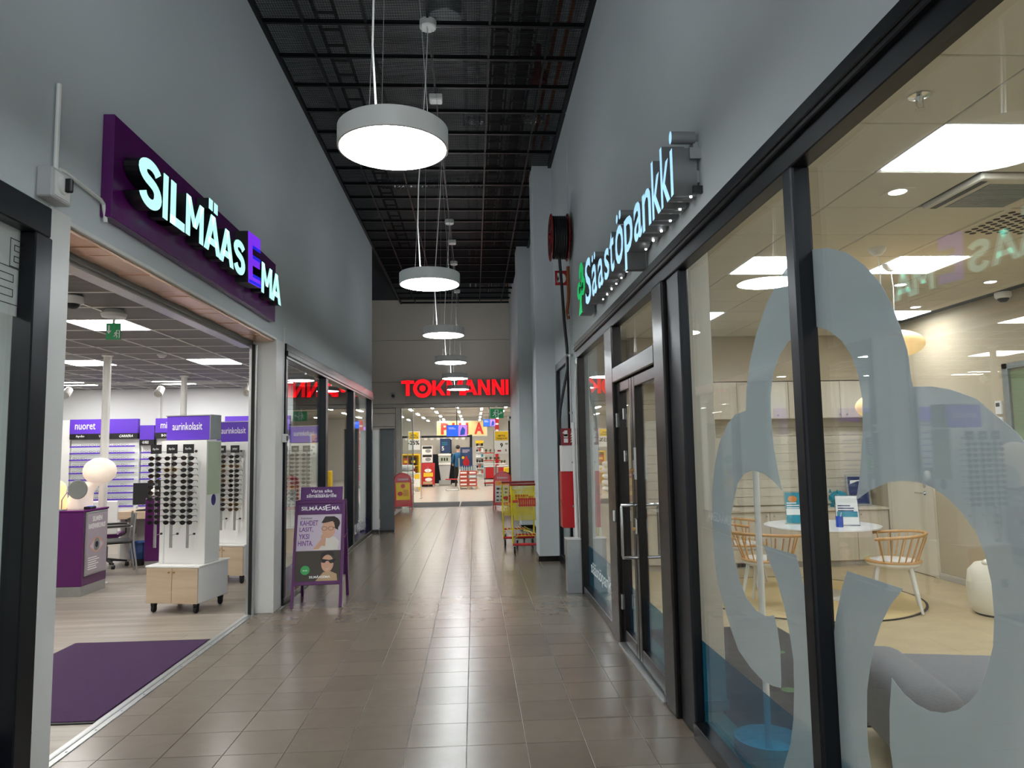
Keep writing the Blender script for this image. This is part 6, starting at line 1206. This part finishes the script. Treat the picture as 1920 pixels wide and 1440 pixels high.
for x, lb in ((.68, 'grey goods trolley with a red panel under the plants'), (1.25, 'grey goods trolley with a red panel nearer the market door')):
    t = thing('goods_trolley', lb, 'trolley', (x, 32.2, 0)); MB().box(-.25, .25, 0, .6, .28, .34).build('deck', 'alu', t); MB().box(-.18, .22, -.02, 0, .34, .82).build('panel', 'red', t); MB().box(-.26, .26, 0, .03, .3, .86).build('end_frame', 'galv', t); MB().tube([(-.25, -.02, .88), (.25, -.02, .88)], .02, 8).build('push_bar', 'ink_white', t)
    for sx in (-.2, .2):
        for sy in (.05, .55): MB().lathe([(0, -.02), (.07, -.02), (.07, .02), (0, .02)], 14, (sx, sy, .07), 'x').build('wheel', 'rubber', t); MB().box(sx-.01, sx+.01, sy-.02, sy+.02, .1, .28).build('fork', 'alu', t)
t = thing('totem', 'tall red advertising totem behind the 9 49 price sign', 'totem', (1.1, 34, 0)); MB().box(-.1, .1, 0, .1, 0, 3.1).build('column', 'red', t, bev=.004); b = MB(); [rect(b, FR('F', (0, -.0005, 0)), -.07, .07, z, z+.08, .001) for z in (2.2, 2.5, 2.8)]; b.build('print', 'ink_white', t)
t = thing('gondola_shelf', 'white shelf of small goods far back in the market aisle', 'shelf', (.3, 39.6, 0)); MB().box(-.22, .22, .2, .24, 0, 2.0).build('back', 'ink_white', t)
for k in range(6): MB().box(-.22, .22, -.15, .2, .3+.3*k, .33+.3*k).build('shelf', 'ink_white', t)
MB().box(-.22, .22, -.16, .2, 1.98, 2.14).build('header', 'yellow', t)
r = random.Random(9)
for k in range(6):
    for j in range(3): p = thing('goods_pack', f'small pack on the far white shelf, {ORD[k]} tier from the floor', 'pack', (.16+.14*j, 39.55, .33+.3*k), 0, f'packs on the {ORD[k]} tier of the far white shelf'); MB().box(-.05, .05, 0, .12, 0, .1+.1*r.random()).build('carton', r.choice(('pack_red', 'ink_white', 'cardboard', 'hair', 'teal')), p)
t = thing('yellow_bag_stack', 'bright yellow packaged goods on the floor by the market door', 'pack', (1.3, 27, .0)); MB().box(-.19, .2, 0, .4, .0, .94).build('wrapped_block', 'yellow', t, bev=.03, seg=2); MB().poly(oval(0, .7, .1, .06, 14), .002, FR('F', (0, -.001, 0))).build('print', 'ink_black', t)
# goods aisle along the entrance side, mirrored in the shop window
t = thing('goods_rack', 'long white market rack standing beside the entrance', 'shelf', (3.2, 22.2, 0)); MB().box(0, .05, 0, 5, 0, 2.0).build('back', 'ink_white', t); MB().box(-.02, 0, .0, .05, 0, 2.0).box(-.02, 0, 4.95, 5, 0, 2.0).build('upright', 'alu', t)
for k in range(5): tag(MB().box(2.8, 3.18, 22.2, 27.2, .1+.4*k, .13+.4*k).build('shelf_board', 'ink_white', bev=.003), f'long white shelf board of the rack beside the entrance, {ORD[k]} from the floor', 'shelf board')
r = random.Random(3)
for k in range(4):
    for j in range(14):
        p = thing('goods_pack', f'boxed goods on the {ORD[k]} shelf board of the long rack beside the market entrance', 'pack', (2.98, 22.4+.34*j, .13+.4*k), 0, f'goods on the {ORD[k]} shelf of the long aisle'); MB().box(-.15, .15, 0, .28, 0, .2+.12*r.random()).build('carton', (('yellow', 'yellow', 'pack_red'), ('yellow', 'red_dark', 'yellow'), ('green_ink', 'ink_white', 'green_ink'), ('ink_white', 'mauve', 'pack_red'))[k][r.randrange(3)], p, bev=.005)
